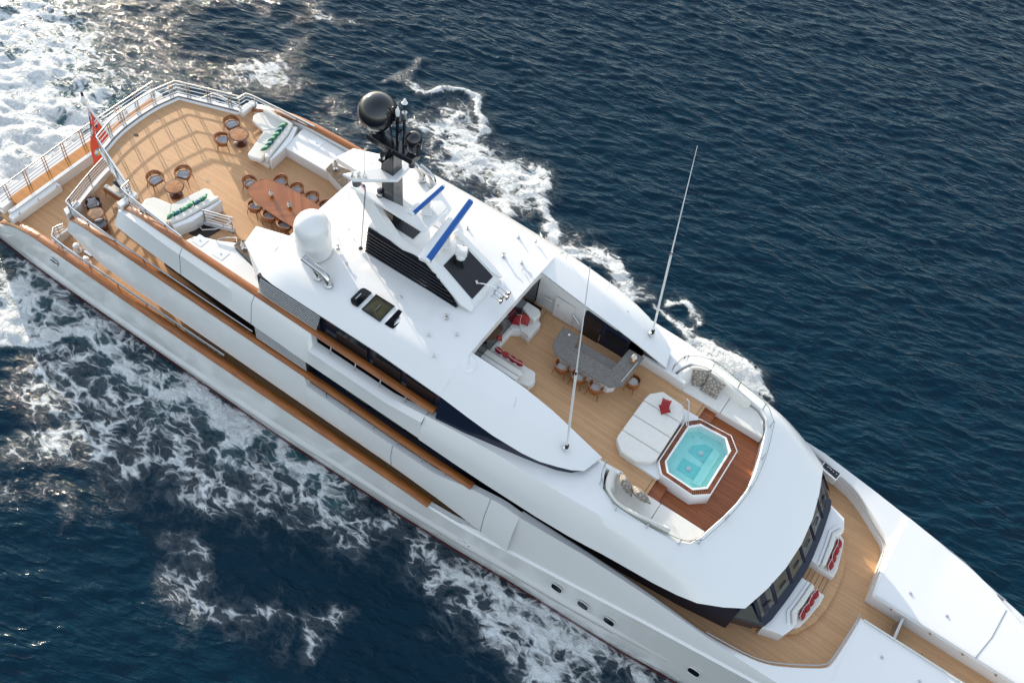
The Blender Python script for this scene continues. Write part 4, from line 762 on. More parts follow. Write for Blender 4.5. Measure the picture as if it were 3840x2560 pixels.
# ================================================================ furniture and loose things
def padded(name, poly, z0, z1, m_, parent, origin, bevel=.06, **k):
    b = MB(); b.prism(poly, z0, z1); return b.build(name, m_, parent, origin=origin, bevel=bevel, seg=3, **k)

# --- L-shaped sofas on the aft sun deck
SP = [(-27.95, 3.95), (-28.1, 3.55), (-27.85, 3.2), (-26.98, 3.05), (-26.55, 1.42), (-26.3, 1.32), (-25.75, 1.5), (-26.2, 4.05), (-26.6, 4.15)]
def l_sofa(sg, label):
    o0 = (-26.8, sg * 2.9, ZS); t = thing('corner_sofa', o0, label, 'sofa', 'corner sofas on the aft deck')
    p = [(x, sg * y) for x, y in SP]
    padded('base', [(-27.8, sg * 4.0), (-27.8, sg * 3.4), (-26.85, sg * 3.2), (-26.42, sg * 1.55), (-25.4, sg * 1.62), (-25.8, sg * 4.1)], ZS, ZS + .2, CREAM, t, o0, .03)
    padded('seat', p, ZS + .2, ZS + .46, FABRIC, t, o0, .08)
    o = padded('backrest', [(-25.98, sg * 4.05), (-26.18, sg * 4.0), (-26.1, sg * 3.5), (-25.84, sg * 2.4), (-25.68, sg * 1.72), (-25.5, sg * 1.55), (-25.38, sg * 1.66), (-25.55, sg * 2.4), (-25.75, sg * 3.4)], ZS + .4, ZS + .78, FABRIC, t, o0, .06)
    padded('back_panel', [(-25.75, sg * 4.1), (-25.96, sg * 4.05), (-25.72, sg * 3.4), (-25.5, sg * 2.4), (-25.36, sg * 1.64), (-25.24, sg * 1.62), (-25.28, sg * 2.4), (-25.4, sg * 3.3)], ZS, ZS + .68, WHITE, t, o0, .04)
    padded('backrest', [(-27.85, sg * 4.16), (-27.85, sg * 3.95), (-26.2, sg * 3.98), (-26.1, sg * 4.2)], ZS + .4, ZS + .66, FABRIC, t, o0, .06)
    b = MB(); b.box((-26.72, sg * 2.25, ZS + .463), (.012, .012, .006))
    s1 = MB(); s1.tube([(-26.76, sg * 2.3, ZS + .458), (-25.95, sg * 2.5, ZS + .458)], .012, 5); s1.tube([(-27.0, sg * 3.05, ZS + .458), (-26.25, sg * 3.95, ZS + .458)], .012, 5); s1.build('seat_seam', FABRICG, t, origin=o0)
    return t
l_sofa(-1, 'white corner sofa by the near side rail, beside the stairwell opening')
l_sofa(1, 'white corner sofa on the far side deck, half in shadow')

# --- square scatter cushions
def pillow_mesh(w, th, n=12):
    def pt(u, v, s):
        k = max(0, (1 - abs(u) ** 2.6) * (1 - abs(v) ** 2.6)) ** .55
        px_ = u * (1 - .10 * (1 - v * v)) ; py_ = v * (1 - .10 * (1 - u * u))
        return (px_ * w / 2, py_ * w / 2, s * th / 2 * k)
    L_ = np.linspace(-1, 1, n); b = MB()
    for s in (1, -1):
        rows = [[pt(u, v, s) for v in L_] for u in L_]; b.loft(rows)
    return b
def edge_loop(w, n=8):
    L_ = np.linspace(-1, 1, n); pts = [(u, -1) for u in L_[:-1]] + [(1, v) for v in L_[:-1]] + [(u, 1) for u in L_[::-1][:-1]] + [(-1, v) for v in L_[::-1][:-1]]
    return [(u * (1 - .10 * (1 - v * v)) * w / 2, v * (1 - .10 * (1 - u * u)) * w / 2, 0) for u, v in pts]
PIL = {}
def cushion(loc, label, group, m_, w=.45, th=.17, face=0.0, tilt=62, roll=0.0, piping=None, name='cushion'):
    """face: plan direction (deg) the front looks to; tilt: lean back from lying flat; roll: twist in its own plane"""
    key = (m_.name, w, th, piping.name if piping else None)
    if key not in PIL:
        o = pillow_mesh(w, th).build(name, m_, None, sharp=70)
        if piping: p = MB().tube(edge_loop(w), .011, 5, closed=True).build('piping', piping, o)
        PIL[key] = o
    else: o = copy_tree(PIL[key])
    M_ = Matrix.Rotation(R(face), 3, 'Z') @ Matrix.Rotation(R(tilt), 3, 'Y') @ Matrix.Rotation(R(roll), 3, 'Z')
    o.rotation_euler = M_.to_euler(); o.location = loc
    tag(o, label, 'cushion', group); return o
nm = ['nearest the outer rail', 'second from the outer rail', 'third from the outer rail', 'fourth from the outer rail', 'fifth from the outer rail', 'at the inner end']
for sg, who in ((-1, 'near sofa'), (1, 'far sofa')):
    cols = [GREEN, TEAL, GREEN, GREEN, TEAL, GREEN]
    for k, (x, y) in enumerate([(-26.30, 3.70), (-26.2, 3.38), (-26.12, 3.04), (-26.08, 2.72), (-25.97, 2.38), (-25.92, 2.05)]):
        c = cols[k]
        cushion((x - .03, sg * y, ZS + .46 + .26), '%s cushion on the %s of the aft deck, %s' % ('teal blue' if c is TEAL else 'patterned green', who, nm[k]), 'green and teal cushions on the corner sofas', c, .43, .2, face=180 + sg * -12, tilt=48, roll=45 if k % 2 == 0 else 40)

# --- round pedestal tables
def round_table(x, y, z, r_, hgt, top, base, label, group=None):
    t = thing('round_table', (x, y, z), label, 'table', group)
    MB().lathe([(r_ - .04, hgt - .05), (r_, hgt - .03), (r_, hgt - .005), (r_ - .05, hgt)], (0, 0, 0), 40).build('table_top', top, t)
    MB().lathe([(r_ + .004, hgt - .035), (r_ + .008, hgt - .02), (r_ + .004, hgt - .004), (r_ - .05, hgt + .002), (r_ - .052, hgt - .002)], (0, 0, 0), 40).build('table_rim', base, t)
    MB().lathe([(.3, 0), (.3, .04), (.12, .1), (.1, hgt - .2), (.22, hgt - .06)], (0, 0, 0), 20).build('pedestal', base, t)
    return t
round_table(-27.58, 2.02, ZS, .44, .58, TABLEW, WOODD, 'round wooden table with sunburst top beside the far sofa', 'round tables on the aft deck')
round_table(-27.55, -2.28, ZS, .44, .58, TABLEW, WOODD, 'round wooden table with sunburst top beside the near sofa', 'round tables on the aft deck')
round_table(-31.35, -4.22, ZB, .38, .52, TABLEL, WOOD, 'small pale round table on the lower side deck')

# --- tub armchairs: curved slatted back, grey seat pad, four splayed legs
def armchair(name, label, cat, pad, frame, w=.33, seat=.43, back=.72, slats=True, group=None, dark=False):
    t = thing(name, (0, 0, 0), label, cat, group)
    arc = lambda r_, z, a0=62, a1=298, n=18, sq=1.0: [(r_ * math.cos(R(a)), r_ * math.sin(R(a)) * sq, z) for a in np.linspace(a0, a1, n)]
    fl = [(r[0], r[1]) for r in arc(w, 0, 50, 310, 20)] 
    b = MB(); b.prism(fl, seat - .09, seat - .03); b.build('seat_frame', frame, t, bevel=.01)
    b = MB(); b.prism([(x * .88, y * .88) for x, y in fl], seat - .03, seat + .05); b.build('seat_cushion', pad, t, bevel=.03, seg=3)
    # back: top rail that dips towards the arms, slats, uprights
    hz = lambda a, top, low: low + (top - low) * (0.5 - 0.5 * math.cos(R((a - 60) / 240 * 360))) ** .8
    rr = w + .03
    def ring(top, low, thick, rad, hh):
        rows = []
        for a in np.linspace(58, 302, 22):
            z = hz(a, top, low); k = 1 + .10 * (z - seat) / .3
            rows.append([((rad - thick) * k * math.cos(R(a)), (rad - thick) * k * math.sin(R(a)), z - hh), ((rad - thick) * k * math.cos(R(a)), (rad - thick) * k * math.sin(R(a)), z), (rad * k * math.cos(R(a)), rad * k * math.sin(R(a)), z), (rad * k * math.cos(R(a)), rad * k * math.sin(R(a)), z - hh)])
        b = MB(); b.loft(rows, closed=True); b.ngon(rows[0]); b.ngon(rows[-1]); return b
    ring(back, seat + .18, .055, rr + .02, .045).build('top_rail', frame, t, sharp=50)
    b = MB()
    for q in (.25, .5, .75) if slats else (.45,):
        g = ring(seat + (back - seat) * q + .02, seat + .18 * q + .02, .02, rr, .05 if slats else .25); b.add(g.v, g.f)
    b.build('back_slats', frame, t, sharp=50)
    b = MB()
    for a in (60, 120, 180, 240, 300):
        z = hz(a, back, seat + .18); k = 1 + .10 * (z - seat) / .3
        b.tube([(rr * math.cos(R(a)), rr * math.sin(R(a)), seat - .08), (rr * k * math.cos(R(a)), rr * k * math.sin(R(a)), z - .02)], .018, 6)
    b.build('uprights', frame, t)
    for a in (52, 128, 232, 308):
        c, s_ = math.cos(R(a)), math.sin(R(a)); MB().tube([((rr - .01) * c, (rr - .01) * s_, seat - .04), ((rr + .05) * c, (rr + .05) * s_, .2), ((rr + .075) * c, (rr + .075) * s_, 0)], [.026, .02, .014], 6).build('leg', frame, t)
    return t
ch = armchair('armchair', 'x', 'armchair', FABRICG, WOOD)
first = [True]
def put(proto, used, x, y, z, face, label, group):
    o = proto if not used else copy_tree(proto)
    o.location = (x, y, z); o.rotation_euler = (0, 0, R(face)); o['label'] = label; o['group'] = group; return o
def towards(x, y, tx, ty): return math.degrees(math.atan2(ty - y, tx - x))
G1 = 'slatted wooden armchairs around the round tables'
for k, (x, y, tx, ty, lb) in enumerate([(-28.42, 2.4, -27.5, 2.1, 'slatted wooden armchair aft of the far round table, nearest the stern rail'), (-28.0, 1.33, -27.2, 2.0, 'slatted wooden armchair inboard of the far round table, its back to midships'),
                                         (-28.55, -2.45, -27.5, -2.6, 'slatted wooden armchair aft of the near round table, nearest the stern rail'), (-27.85, -1.42, -27.45, -2.5, 'slatted wooden armchair inboard of the near round table, facing the near sofa')]):
    put(ch, k > 0, x, y, ZS, towards(x, y, tx, ty), lb, G1)
G2 = 'wooden tub chairs around the dining table'
dc = armchair('dining_chair', 'x', 'chair', FABRICG, WOOD, w=.28, seat=.46, back=.76)
DT = [(-25.12, .05, 0, 'wooden tub chair at the aft head of the dining table'), (-24.1, .98, -90, 'dining chair on the far side of the table, nearest the stern'), (-23.22, 1.06, -90, 'dining chair on the far side of the table, second from the stern'), (-22.34, 1.1, -90, 'dining chair on the far side of the table, third from the stern'), (-21.5, 1.08, -90, 'dining chair on the far side, half under the hardtop edge'),
      (-23.98, -.88, 90, 'dining chair on the near side of the table, nearest the stern'), (-23.08, -.9, 90, 'dining chair on the near side of the table, middle of three'), (-22.2, -.9, 90, 'dining chair on the near side of the table, closest to the white dome')]
for k, (x, y, f_, lb) in enumerate(DT): put(dc, k > 0, x, y, ZS, f_, lb, G2)
# --- dining table
o0 = (-22.7, 0, ZS); t = thing('dining_table', o0, 'long boat-shaped dining table of polished chevron veneer', 'table')
side = curve([(-24.6, .62, 0), (-23.6, .80, 0), (-22.4, .86, 0), (-21.2, .8, 0), (-20.7, .7, 0)], 6)
pl = [(-24.82, -.3), (-24.86, 0), (-24.82, .3)] + [(x, y) for x, y, z in side] + [(-20.4, .3), (-20.4, -.3)] + [(x, -y) for x, y, z in side[::-1]]
b = MB(); b.prism(pl, ZS + .69, ZS + .735); b.build('table_top', CHEV, t, origin=o0, bevel=.012)
b = MB(); b.tube([(x, y, ZS + .715) for x, y in pl], .03, 6, closed=True); b.build('table_edge', WOOD, t, origin=o0)
for x in (-23.9, -21.5): MB().lathe([(.3, ZS), (.3, ZS + .05), (.12, ZS + .12), (.1, ZS + .6), (.28, ZS + .69)], (x, 0, 0), 20).build('pedestal', WOODD, t, origin=o0)
# --- table lamps
def lamp(x, y, z, label, group, hgt=.34, r_=.11, base=STEEL, shade=SHADE):
    t = thing('table_lamp', (x, y, z), label, 'lamp', group)
    if hgt < .4: MB().lathe([(.06, 0), (.085, .05), (.06, .12), (.02, .15), (.015, .2)], (0, 0, 0), 14).build('lamp_base', base, t); z0 = .14
    else: MB().lathe([(.11, 0), (.11, .02), (.015, .03), (.015, hgt * .6)], (0, 0, 0), 16).build('lamp_base', base, t); z0 = hgt * .45
    MB().lathe([(r_, z0), (r_ * .5, hgt), (r_ * .46, hgt), (r_ * .9, z0 + .01)], (0, 0, 0), 20).build('lamp_shade', shade, t)
    return t
for x, lb in ((-23.72, 'small silver table lamp on the dining table, nearest the stern'), (-22.64, 'small silver table lamp in the middle of the dining table'), (-21.68, 'small silver table lamp on the dining table, half behind the white dome')): lamp(x, -.05, ZS + .737, lb, 'small lamps along the dining table')
lamp(-22.57, -3.1, 9.21, 'taller lamp with cream shade on the near marble counter', 'lamps on the marble counters', .52, .14)
lamp(-22.57, 3.1, 9.21, 'taller lamp with cream shade on the far marble counter', 'lamps on the marble counters', .52, .14)

# --- lower aft deck: two dark tub chairs with grey cushions, a low sofa
tc = armchair('tub_chair', 'x', 'armchair', FABRICG, WOODD, w=.33, seat=.40, back=.62, slats=False)
for k, (x, y, tx, ty, lb) in enumerate([(-31.95, -3.85, -31.3, -4.2, 'dark tub chair on the lower side deck, aft of the pale round table'), (-30.75, -4.55, -31.3, -4.2, 'dark tub chair on the lower side deck, forward of the pale round table')]):
    put(tc, k > 0, x, y, ZB, towards(x, y, tx, ty), lb, 'dark tub chairs by the pale table')
cushion((-31.93, -3.87, ZB + .62), 'light grey cushion standing in the aft dark tub chair', 'grey cushions in the tub chairs', FABRICG, .4, .14, face=-35, tilt=62)
cushion((-30.82, -4.50, ZB + .62), 'light grey cushion standing in the forward dark tub chair', 'grey cushions in the tub chairs', FABRICG, .4, .14, face=150, tilt=62)
sx, sy = -31.75, -1.9; o0 = (sx, sy, ZB); t = thing('sofa', o0, 'low wooden sofa with white seat on the lower aft deck', 'sofa')
padded('seat', [(sx - .4, sy - .75), (sx + .4, sy - .75), (sx + .4, sy + 2.4), (sx - .4, sy + 2.4)], ZB + .25, ZB + .43, FABRIC, t, o0, .05)
padded('armrest', [(sx - .55, sy - .92), (sx + .7, sy - .92), (sx + .7, sy - .72), (sx - .55, sy - .72)], ZB + .2, ZB + .6, FABRIC, t, o0, .04)
b = MB(); b.box((sx + .07, sy - .95, ZB + .38), (1.3, .06, .3)); b.box((sx + .62, sy + .7, ZB + .35), (.08, 3.3, .5)); b.build('sofa_frame', WOOD, t, origin=o0, bevel=.02)
for a in (-.5, .6): MB().tube([(sx + a, sy - .93, ZB + .3), (sx + a * 1.1, sy - .95, ZB)], .03, 6).build('leg', WOOD, t, origin=o0)
for k, (dx, dy) in enumerate([(-.15, -.45), (.12, -.35)]): cushion((sx + dx, sy + dy, ZB + .63), ['slate blue cushion on the low sofa, nearer the stern', 'slate blue cushion on the low sofa, further forward'][k], 'slate blue cushions on the low sofa', BLUEG, .45, .18, face=70 + k * 40, tilt=60, roll=45)

# --- flag at the stern, with union canton
def flagmat(name, kind):
    mt = bpy.data.materials.new(name); mt.use_nodes = True; n = mt.node_tree.nodes; b = n['Principled BSDF']; b.inputs['Roughness'].default_value = .75
    a = n.new('ShaderNodeVertexColor'); a.layer_name = 'Col'; mt.node_tree.links.new(a.outputs[0], b.inputs['Base Color']); return mt
def ensign(u, v):
    navy, white, red, yel, blu = (.015, .025, .09), (.75, .72, .7), (.72, .075, .03), (.6, .4, .05), (.1, .3, .45)
    if u < .5 and v > .5:
        x, y = (u / .5 - .5) * 2, ((v - .5) / .5 - .5) * 2
        if abs(x) < .1 or abs(y) < .18: return red
        if abs(x) < .17 or abs(y) < .3: return white
        d = min(abs(x - y), abs(x + y))
        return red if d < .09 else white if d < .3 else navy
    x, y = u - .75, (v - .5) * .5
    if x * x + (y + .06) ** 2 < .007 and y < -.02: return yel
    if x * x + y * y < .008: return white if abs(x) < .03 else blu
    return red
def flag_mesh(name, P00, P10, P01, P11, fn, nu=44, nv=24, wave=.10):
    me = bpy.data.meshes.new(name); V = []; F = []; C_ = []
    for i in range(nu + 1):
        for j in range(nv + 1):
            u, v = i / nu, j / nv; p = (Vector(P00) * (1 - u) * (1 - v) + Vector(P10) * u * (1 - v) + Vector(P01) * (1 - u) * v + Vector(P11) * u * v)
            p += Vector((0.25, .9, .1)) * wave * math.sin(u * 9 + v * 5) * (.3 + u) + Vector((.5, -.1, 0)) * wave * .5 * math.sin(v * 8 - u * 3)
            V.append(p); C_.append(fn(u, v))
    for i in range(nu):
        for j in range(nv): a = i * (nv + 1) + j; F.append((a, a + nv + 1, a + nv + 2, a + 1))
    o0 = Vector(P00); me.from_pydata([p - o0 for p in V], [], F); ca = me.color_attributes.new('Col', 'FLOAT_COLOR', 'POINT')
    ca.data.foreach_set('color', [q for c in C_ for q in (*c, 1)]); me.polygons.foreach_set('use_smooth', [True] * len(F)); me.materials.append(flagmat(name + '_cloth', 0))
    o = bpy.data.objects.new(name, me); COL.objects.link(o); o.location = o0; s_ = o.modifiers.new('thick', 'SOLIDIFY'); s_.thickness = .006; return o
h0, h1 = Vector((-36.1, 0, 7.2)), Vector((-34.95, 0, 6.05))
f = flag_mesh('flag', h1, aty('A', 1490, 1240, -.75), h0, aty('A', 1370, 1345, -.95), ensign, wave=.05)
tag(f, 'red ensign with union canton hanging from the white stern flagpole', 'flag', 'flags')
def stripes(u, v):
    if u < .42 and v > .45: return (.02, .03, .10)
    return (.5, .03, .04) if int(v * 9) % 2 == 0 else (.75, .72, .7)
c = [at('E', a, b_, z) for a, b_, z in ((1440, 1235, 14.0), (1350, 1120, 14.15), (1455, 1165, 14.2), (1385, 1105, 14.3))]
f = flag_mesh('flag', c[0], c[1], c[2], c[3], stripes, 16, 12, .02); tag(f, 'small striped courtesy flag on the mast halyard', 'flag', 'flags')

# --- bar counter with its stools
o0 = (-7.2, 1.0, ZJ); t = thing('bar_counter', o0, 'angular bar counter with grey stone top on the tub deck', 'bar')
top = [(-8.97, 1.6), (-8.89, .97), (-8.84, .55), (-8.45, .2), (-5.82, .2), (-5.45, .56), (-5.40, 2.38), (-6.14, 2.38), (-6.2, 1.02), (-8.05, 1.0), (-8.15, 1.62)]
b = MB(); b.prism(top, 9.94, 9.99); b.build('counter_top', STONE, t, origin=o0, bevel=.012)
b = MB(); b.prism([(-8.03, 1.0), (-6.22, 1.03), (-6.22, 1.58), (-8.1, 1.55)], 9.72, 9.78); b.build('work_top', STONE, t, origin=o0, bevel=.01)
b = MB(); b.prism([(-8.7, 1.5), (-8.6, .75), (-8.35, .5), (-5.98, .48), (-5.75, .7), (-5.7, 2.36), (-6.12, 2.36), (-6.2, 1.03), (-8.06, 1.0), (-8.15, 1.5)], ZJ, 9.94); b.build('bar_cabinet', WHITE, t, origin=o0, bevel=.03)
MB().tube([(-5.58, .75, 9.995), (-5.52, 2.0, 9.995)], .012, 4).build('counter_joint', PIPE, t, origin=o0)
st_ = armchair('bar_stool', 'x', 'stool', FABRICG, WOOD, w=.26, seat=.50, back=.74, slats=False)
for c in kids(st_):
    if c.name.startswith('seat_cushion'): c.data.materials[0] = mat('pale_seat_fabric', (.50, .47, .44), .8, var=.05)
for k, (x, y, f_, lb) in enumerate([(-8.02, .12, 90, 'wooden tub stool at the bar, nearest the red-cushioned settee'), (-7.2, .10, 90, 'wooden tub stool at the bar, middle of the long side'), (-6.36, .12, 90, 'wooden tub stool at the bar, third along by the bar corner'), (-5.25, 1.32, 180, 'wooden tub stool at the forward end of the bar')]):
    put(st_, k > 0, x, y, ZJ, f_, lb, 'tub stools at the bar')
bl = thing('table_lamp', (-5.72, 1.95, 9.99), 'copper-based lamp with white shade on the bar counter', 'lamp')
MB().lathe([(.07, 0), (.09, .05), (.05, .1), (.08, .15), (.05, .2), (.015, .22), (.015, .3)], (0, 0, 0), 16).build('lamp_base', BRONZE, bl); MB().lathe([(.13, .26), (.05, .46), (.04, .46), (.1, .28)], (0, 0, 0), 18).build('lamp_shade', SHADE, bl)
co = MB().lathe([(.05, 0), (.05, .012), (.02, .014)], (-8.54, 1.4, 9.99), 16).build('coaster', WHITE, None, origin=(-8.54, 1.4, 9.99)); tag(co, 'small round white coaster on the aft end of the grey bar', 'coaster')

# --- C-shaped settee under the hardtop edge
o0 = (-10.4, 0, ZJ); t = thing('settee', o0, 'C-shaped white settee tucked under the hardtop edge', 'settee')
cs = [(-9.95, .54), (-9.92, 1.45), (-10.25, 1.66), (-11.3, 1.7), (-11.75, 1.2), (-11.75, -1.0), (-11.2, -1.58), (-9.0, -1.6), (-8.6, -1.5), (-8.52, -1.15), (-8.78, -.74), (-10.42, -.74), (-10.74, -.46), (-10.74, .40), (-10.44, .64), (-10.1, .6)]
padded('base', [(-10.0 + (x + 10.0) * .985, y * .97) for x, y in cs], ZJ, ZJ + .3, WHITE2, t, o0, .03)
padded('seat', cs, ZJ + .3, ZJ + .46, FABRIC, t, o0, .06)
padded('backrest', [(-10.15, 1.18), (-10.12, 1.66), (-10.3, 1.8), (-11.6, 1.85), (-11.9, 1.3), (-11.65, 1.2), (-11.3, 1.45), (-10.9, 1.42), (-10.4, 1.2)], ZJ + .44, ZJ + .84, FABRIC, t, o0, .05)
padded('backrest', [(-11.9, 1.3), (-11.9, -1.1), (-11.55, -1.55), (-11.35, -1.35), (-11.6, -1.0), (-11.65, 1.2)], ZJ + .44, ZJ + .84, FABRIC, t, o0, .05)
padded('backrest', [(-11.3, -1.25), (-11.3, -1.5), (-9.15, -1.52), (-9.02, -1.36), (-9.2, -1.22), (-10.9, -1.2)], ZJ + .44, ZJ + .76, FABRIC, t, o0, .05)
padded('back_panel', [(-11.5, -1.54), (-9.1, -1.56), (-9.15, -1.76), (-11.5, -1.74)], ZJ, ZJ + .78, WHITE2, t, o0, .03)
s1 = MB()
for a, c in (((-10.44, .64), (-11.2, 1.35)), ((-10.74, .40), (-11.6, .75)), ((-10.74, -.46), (-11.55, -.7)), ((-10.42, -.74), (-11.1, -1.3))): s1.tube([(*a, ZJ + .462), (*c, ZJ + .462)], .012, 4)
s1.build('seat_seam', FABRICG, t, origin=o0)
GR = 'red cushions on the C-shaped settee'
for k, (x, y, f_, m_, rl_, lb) in enumerate([(-10.86, .82, -70, RED, 10, 'bright red cushion on the port arm of the C-shaped settee'), (-10.56, 1.08, -80, RED2, -3, 'dusty red cushion leaning in the port corner beside the bright one'), (-11.12, .05, 0, RED, 40, 'bright red piped cushion lying half under the hardtop edge'), (-10.98, -.30, 10, RED2, 25, 'dusty red cushion in front, at the middle of the C-shaped settee'),
        (-10.5, -.98, 90, RED, 45, 'red piped cushion in the starboard row, nearest the hardtop edge'), (-10.14, -.98, 90, RED2, 40, 'dusty red plain cushion, second in the starboard row'), (-9.8, -.98, 90, RED, 45, 'red piped cushion, third in the starboard row'), (-9.46, -.97, 90, RED, 48, 'red piped cushion at the forward end of the starboard row')]):
    cushion((x, y, ZJ + .46 + (.30 if k > 3 else .2)), lb, GR, m_, .36 if k > 3 else .48, .25 if k > 3 else .19, face=f_ + (k % 2 * 14 - 7), tilt=66 if k > 3 else 42, roll=0 if k > 3 else rl_, piping=PIPE if m_ is RED else None)

# --- sun pad and hot tub
pd = [(-4.47, .95), (-4.42, 1.32), (-4.02, 1.76), (-3.05, 1.7), (-2.72, 1.3), (-2.68, -1.2), (-2.8, -1.45), (-3.3, -1.78), (-4.0, -1.76), (-4.45, -1.36), (-4.48, -1.1)]
o0 = (-3.6, 0, ZJ); t = thing('sun_pad', o0, 'octagonal white sun pad aft of the hot tub', 'sun pad')
padded('base', [(x * .99 - .03, y * .98) for x, y in pd], ZJ, ZJ + .22, WHITE2, t, o0, .03)
cuts = [1.9, .9, .035, -.86, -1.9]
def clip(poly, lo, hi):
    def cl(p, f_):
        out = []
        for i in range(len(p)):
            a, c = p[i], p[(i + 1) % len(p)]
            if f_(a) >= 0: out.append(a)
            if f_(a) * f_(c) < 0: q = f_(a) / (f_(a) - f_(c)); out.append((a[0] + (c[0] - a[0]) * q, a[1] + (c[1] - a[1]) * q))
        return out
    return cl(cl(poly, lambda p: p[1] - lo), lambda p: hi - p[1])
for k in range(4): padded('mattress', clip(pd, cuts[k + 1] + .012, cuts[k] - .012), ZJ + .2, ZJ + .43, FABRIC, t, o0, .05)
cushion((-3.62, 1.22, ZJ + .43 + .12), 'dusty red cushion on the sun pad, lying behind the bright one', 'red cushions on the sun pad', RED2, .42, .17, face=-100, tilt=35, roll=20, piping=PIPE)
cushion((-3.54, .96, ZJ + .43 + .16), 'bright red cushion on the sun pad, resting on the dusty one', 'red cushions on the sun pad', RED, .42, .17, face=-70, tilt=38, roll=30)
tb = [(-2.62, 1.15), (-2.16, 1.62), (-.72, 1.72), (-.18, 1.22), (-.17, -1.22), (-.74, -1.70), (-2.22, -1.64), (-2.6, -1.2)]
o0 = (-1.4, 0, ZJL); t = thing('hot_tub', o0, 'octagonal hot tub with turquoise water and slatted wooden rim', 'hot tub')
ins = lambda d: [(x + (-1.4 - x) * d / abs(1.22) * 1.0, y * (1 - d / 1.7)) for x, y in tb]
r1, r2, r3, r4 = ins(.05), ins(.23), ins(.27), ins(.31)
lp = lambda p, z: [(x, y, z) for x, y in p]
b = MB(); b.loft([lp(tb, ZJL), lp(tb, 9.38), lp(ins(.02), 9.42), lp(r1, 9.42), lp(r1, 9.36)], closed=True); b.build('tub_surround', WHITE, t, origin=o0, bevel=.0, sharp=60)
b = MB(); n8 = len(tb); 
for i in range(n8):
    a, c, a2, c2 = map(np.array, (r1[i], r1[(i + 1) % n8], r2[i], r2[(i + 1) % n8])); L_ = np.linalg.norm(c - a); n_ = max(5, int(L_ / .08))
    for k in range(n_):
        q0, q1 = (k + .18) / n_, (k + .82) / n_; q = [a + (c - a) * q0, a + (c - a) * q1, a2 + (c2 - a2) * q1, a2 + (c2 - a2) * q0]; b.prism([tuple(p) for p in q], 9.385, 9.42)
b.build('rim_slats', mat('rim_slat_wood', (.20, .06, .02), .3, coat=.4, var=.5, vscale=3), t, origin=o0)
b = MB(); b.loft([lp(r1, 9.36), lp(r2, 9.36)], closed=True); b.build('overflow_channel', DARKW, t, origin=o0)
b = MB(); b.loft([lp(r2, 9.30), lp(r2, 9.42), lp(r3, 9.43), lp(r4, 9.40), lp(r4, 8.95)], closed=True); b.build('tub_lip', WHITE, t, origin=o0, sharp=50)
b = MB(); b.ngon(lp(r4, 8.98)); b.prism([(-1.05, -1.0), (-.7, -.9), (-.7, .9), (-1.05, 1.0)], 8.98, 9.05); b.build('tub_seat', SHELLM, t, origin=o0)
SHD = mat('tub_shell_deep', (.20, .58, .58), .35)
b = MB(); b.prism([(-1.82, .2), (-1.86, .55), (-1.42, .95), (-1.02, .93), (-1.0, .1)], 8.982, 8.99); b.prism([(-1.88, -.16), (-1.0, -.14), (-.98, -.80), (-1.86, -.78)], 8.982, 8.99); b.build('foot_well', SHD, t, origin=o0)
for x, y in ((-1.38, .45), (-1.45, -.48)): MB().lathe([(.12, 0), (.12, .02), (.03, .03)], (x, y, 8.99), 14).build('floor_drain', STEELB, t, origin=o0)
for x, y in ((-2.0, .95), (-1.7, 1.12), (-1.25, .72), (-1.85, .3), (-.95, -.7), (-1.15, .2)): MB().lathe([(.035, 0), (.03, .02)], (x, y, 8.995), 10).build('water_jet', STEELB, t, origin=o0)
wm = see_through('tub_water', (.80, .97, .96), 1.0)
b = MB(); r5 = ins(.308); b.ngon(lp(r5, 9.32)); b.build('tub_water', wm, t, origin=o0)
b = MB(); b.tube([at('L', 235, 860, 9.45), at('L', 270, 790, 9.95), at('L', 300, 765, 10.1), at('L', 325, 800, 10.0), (-2.42, .98, 9.55), (-2.35, .92, 9.35)], .025, 8); b.tube([at('L', 235, 860, 9.45), (-2.5, 1.0, 9.5), (-2.40, .92, 9.35)], .02, 8); b.build('tub_handrail', STEEL, t, origin=o0)
for sg in (-1, 1):
    b = MB(); b.prism([(-3.75, sg * 1.74), (-2.27, sg * 1.78), (-2.16, sg * 1.64), (-2.6, sg * 1.18), (-2.66, sg * 1.0), (-3.4, sg * 1.3)], ZJ, 9.22); b.build('tub_plinth', WHITE, t, origin=o0, bevel=.02)

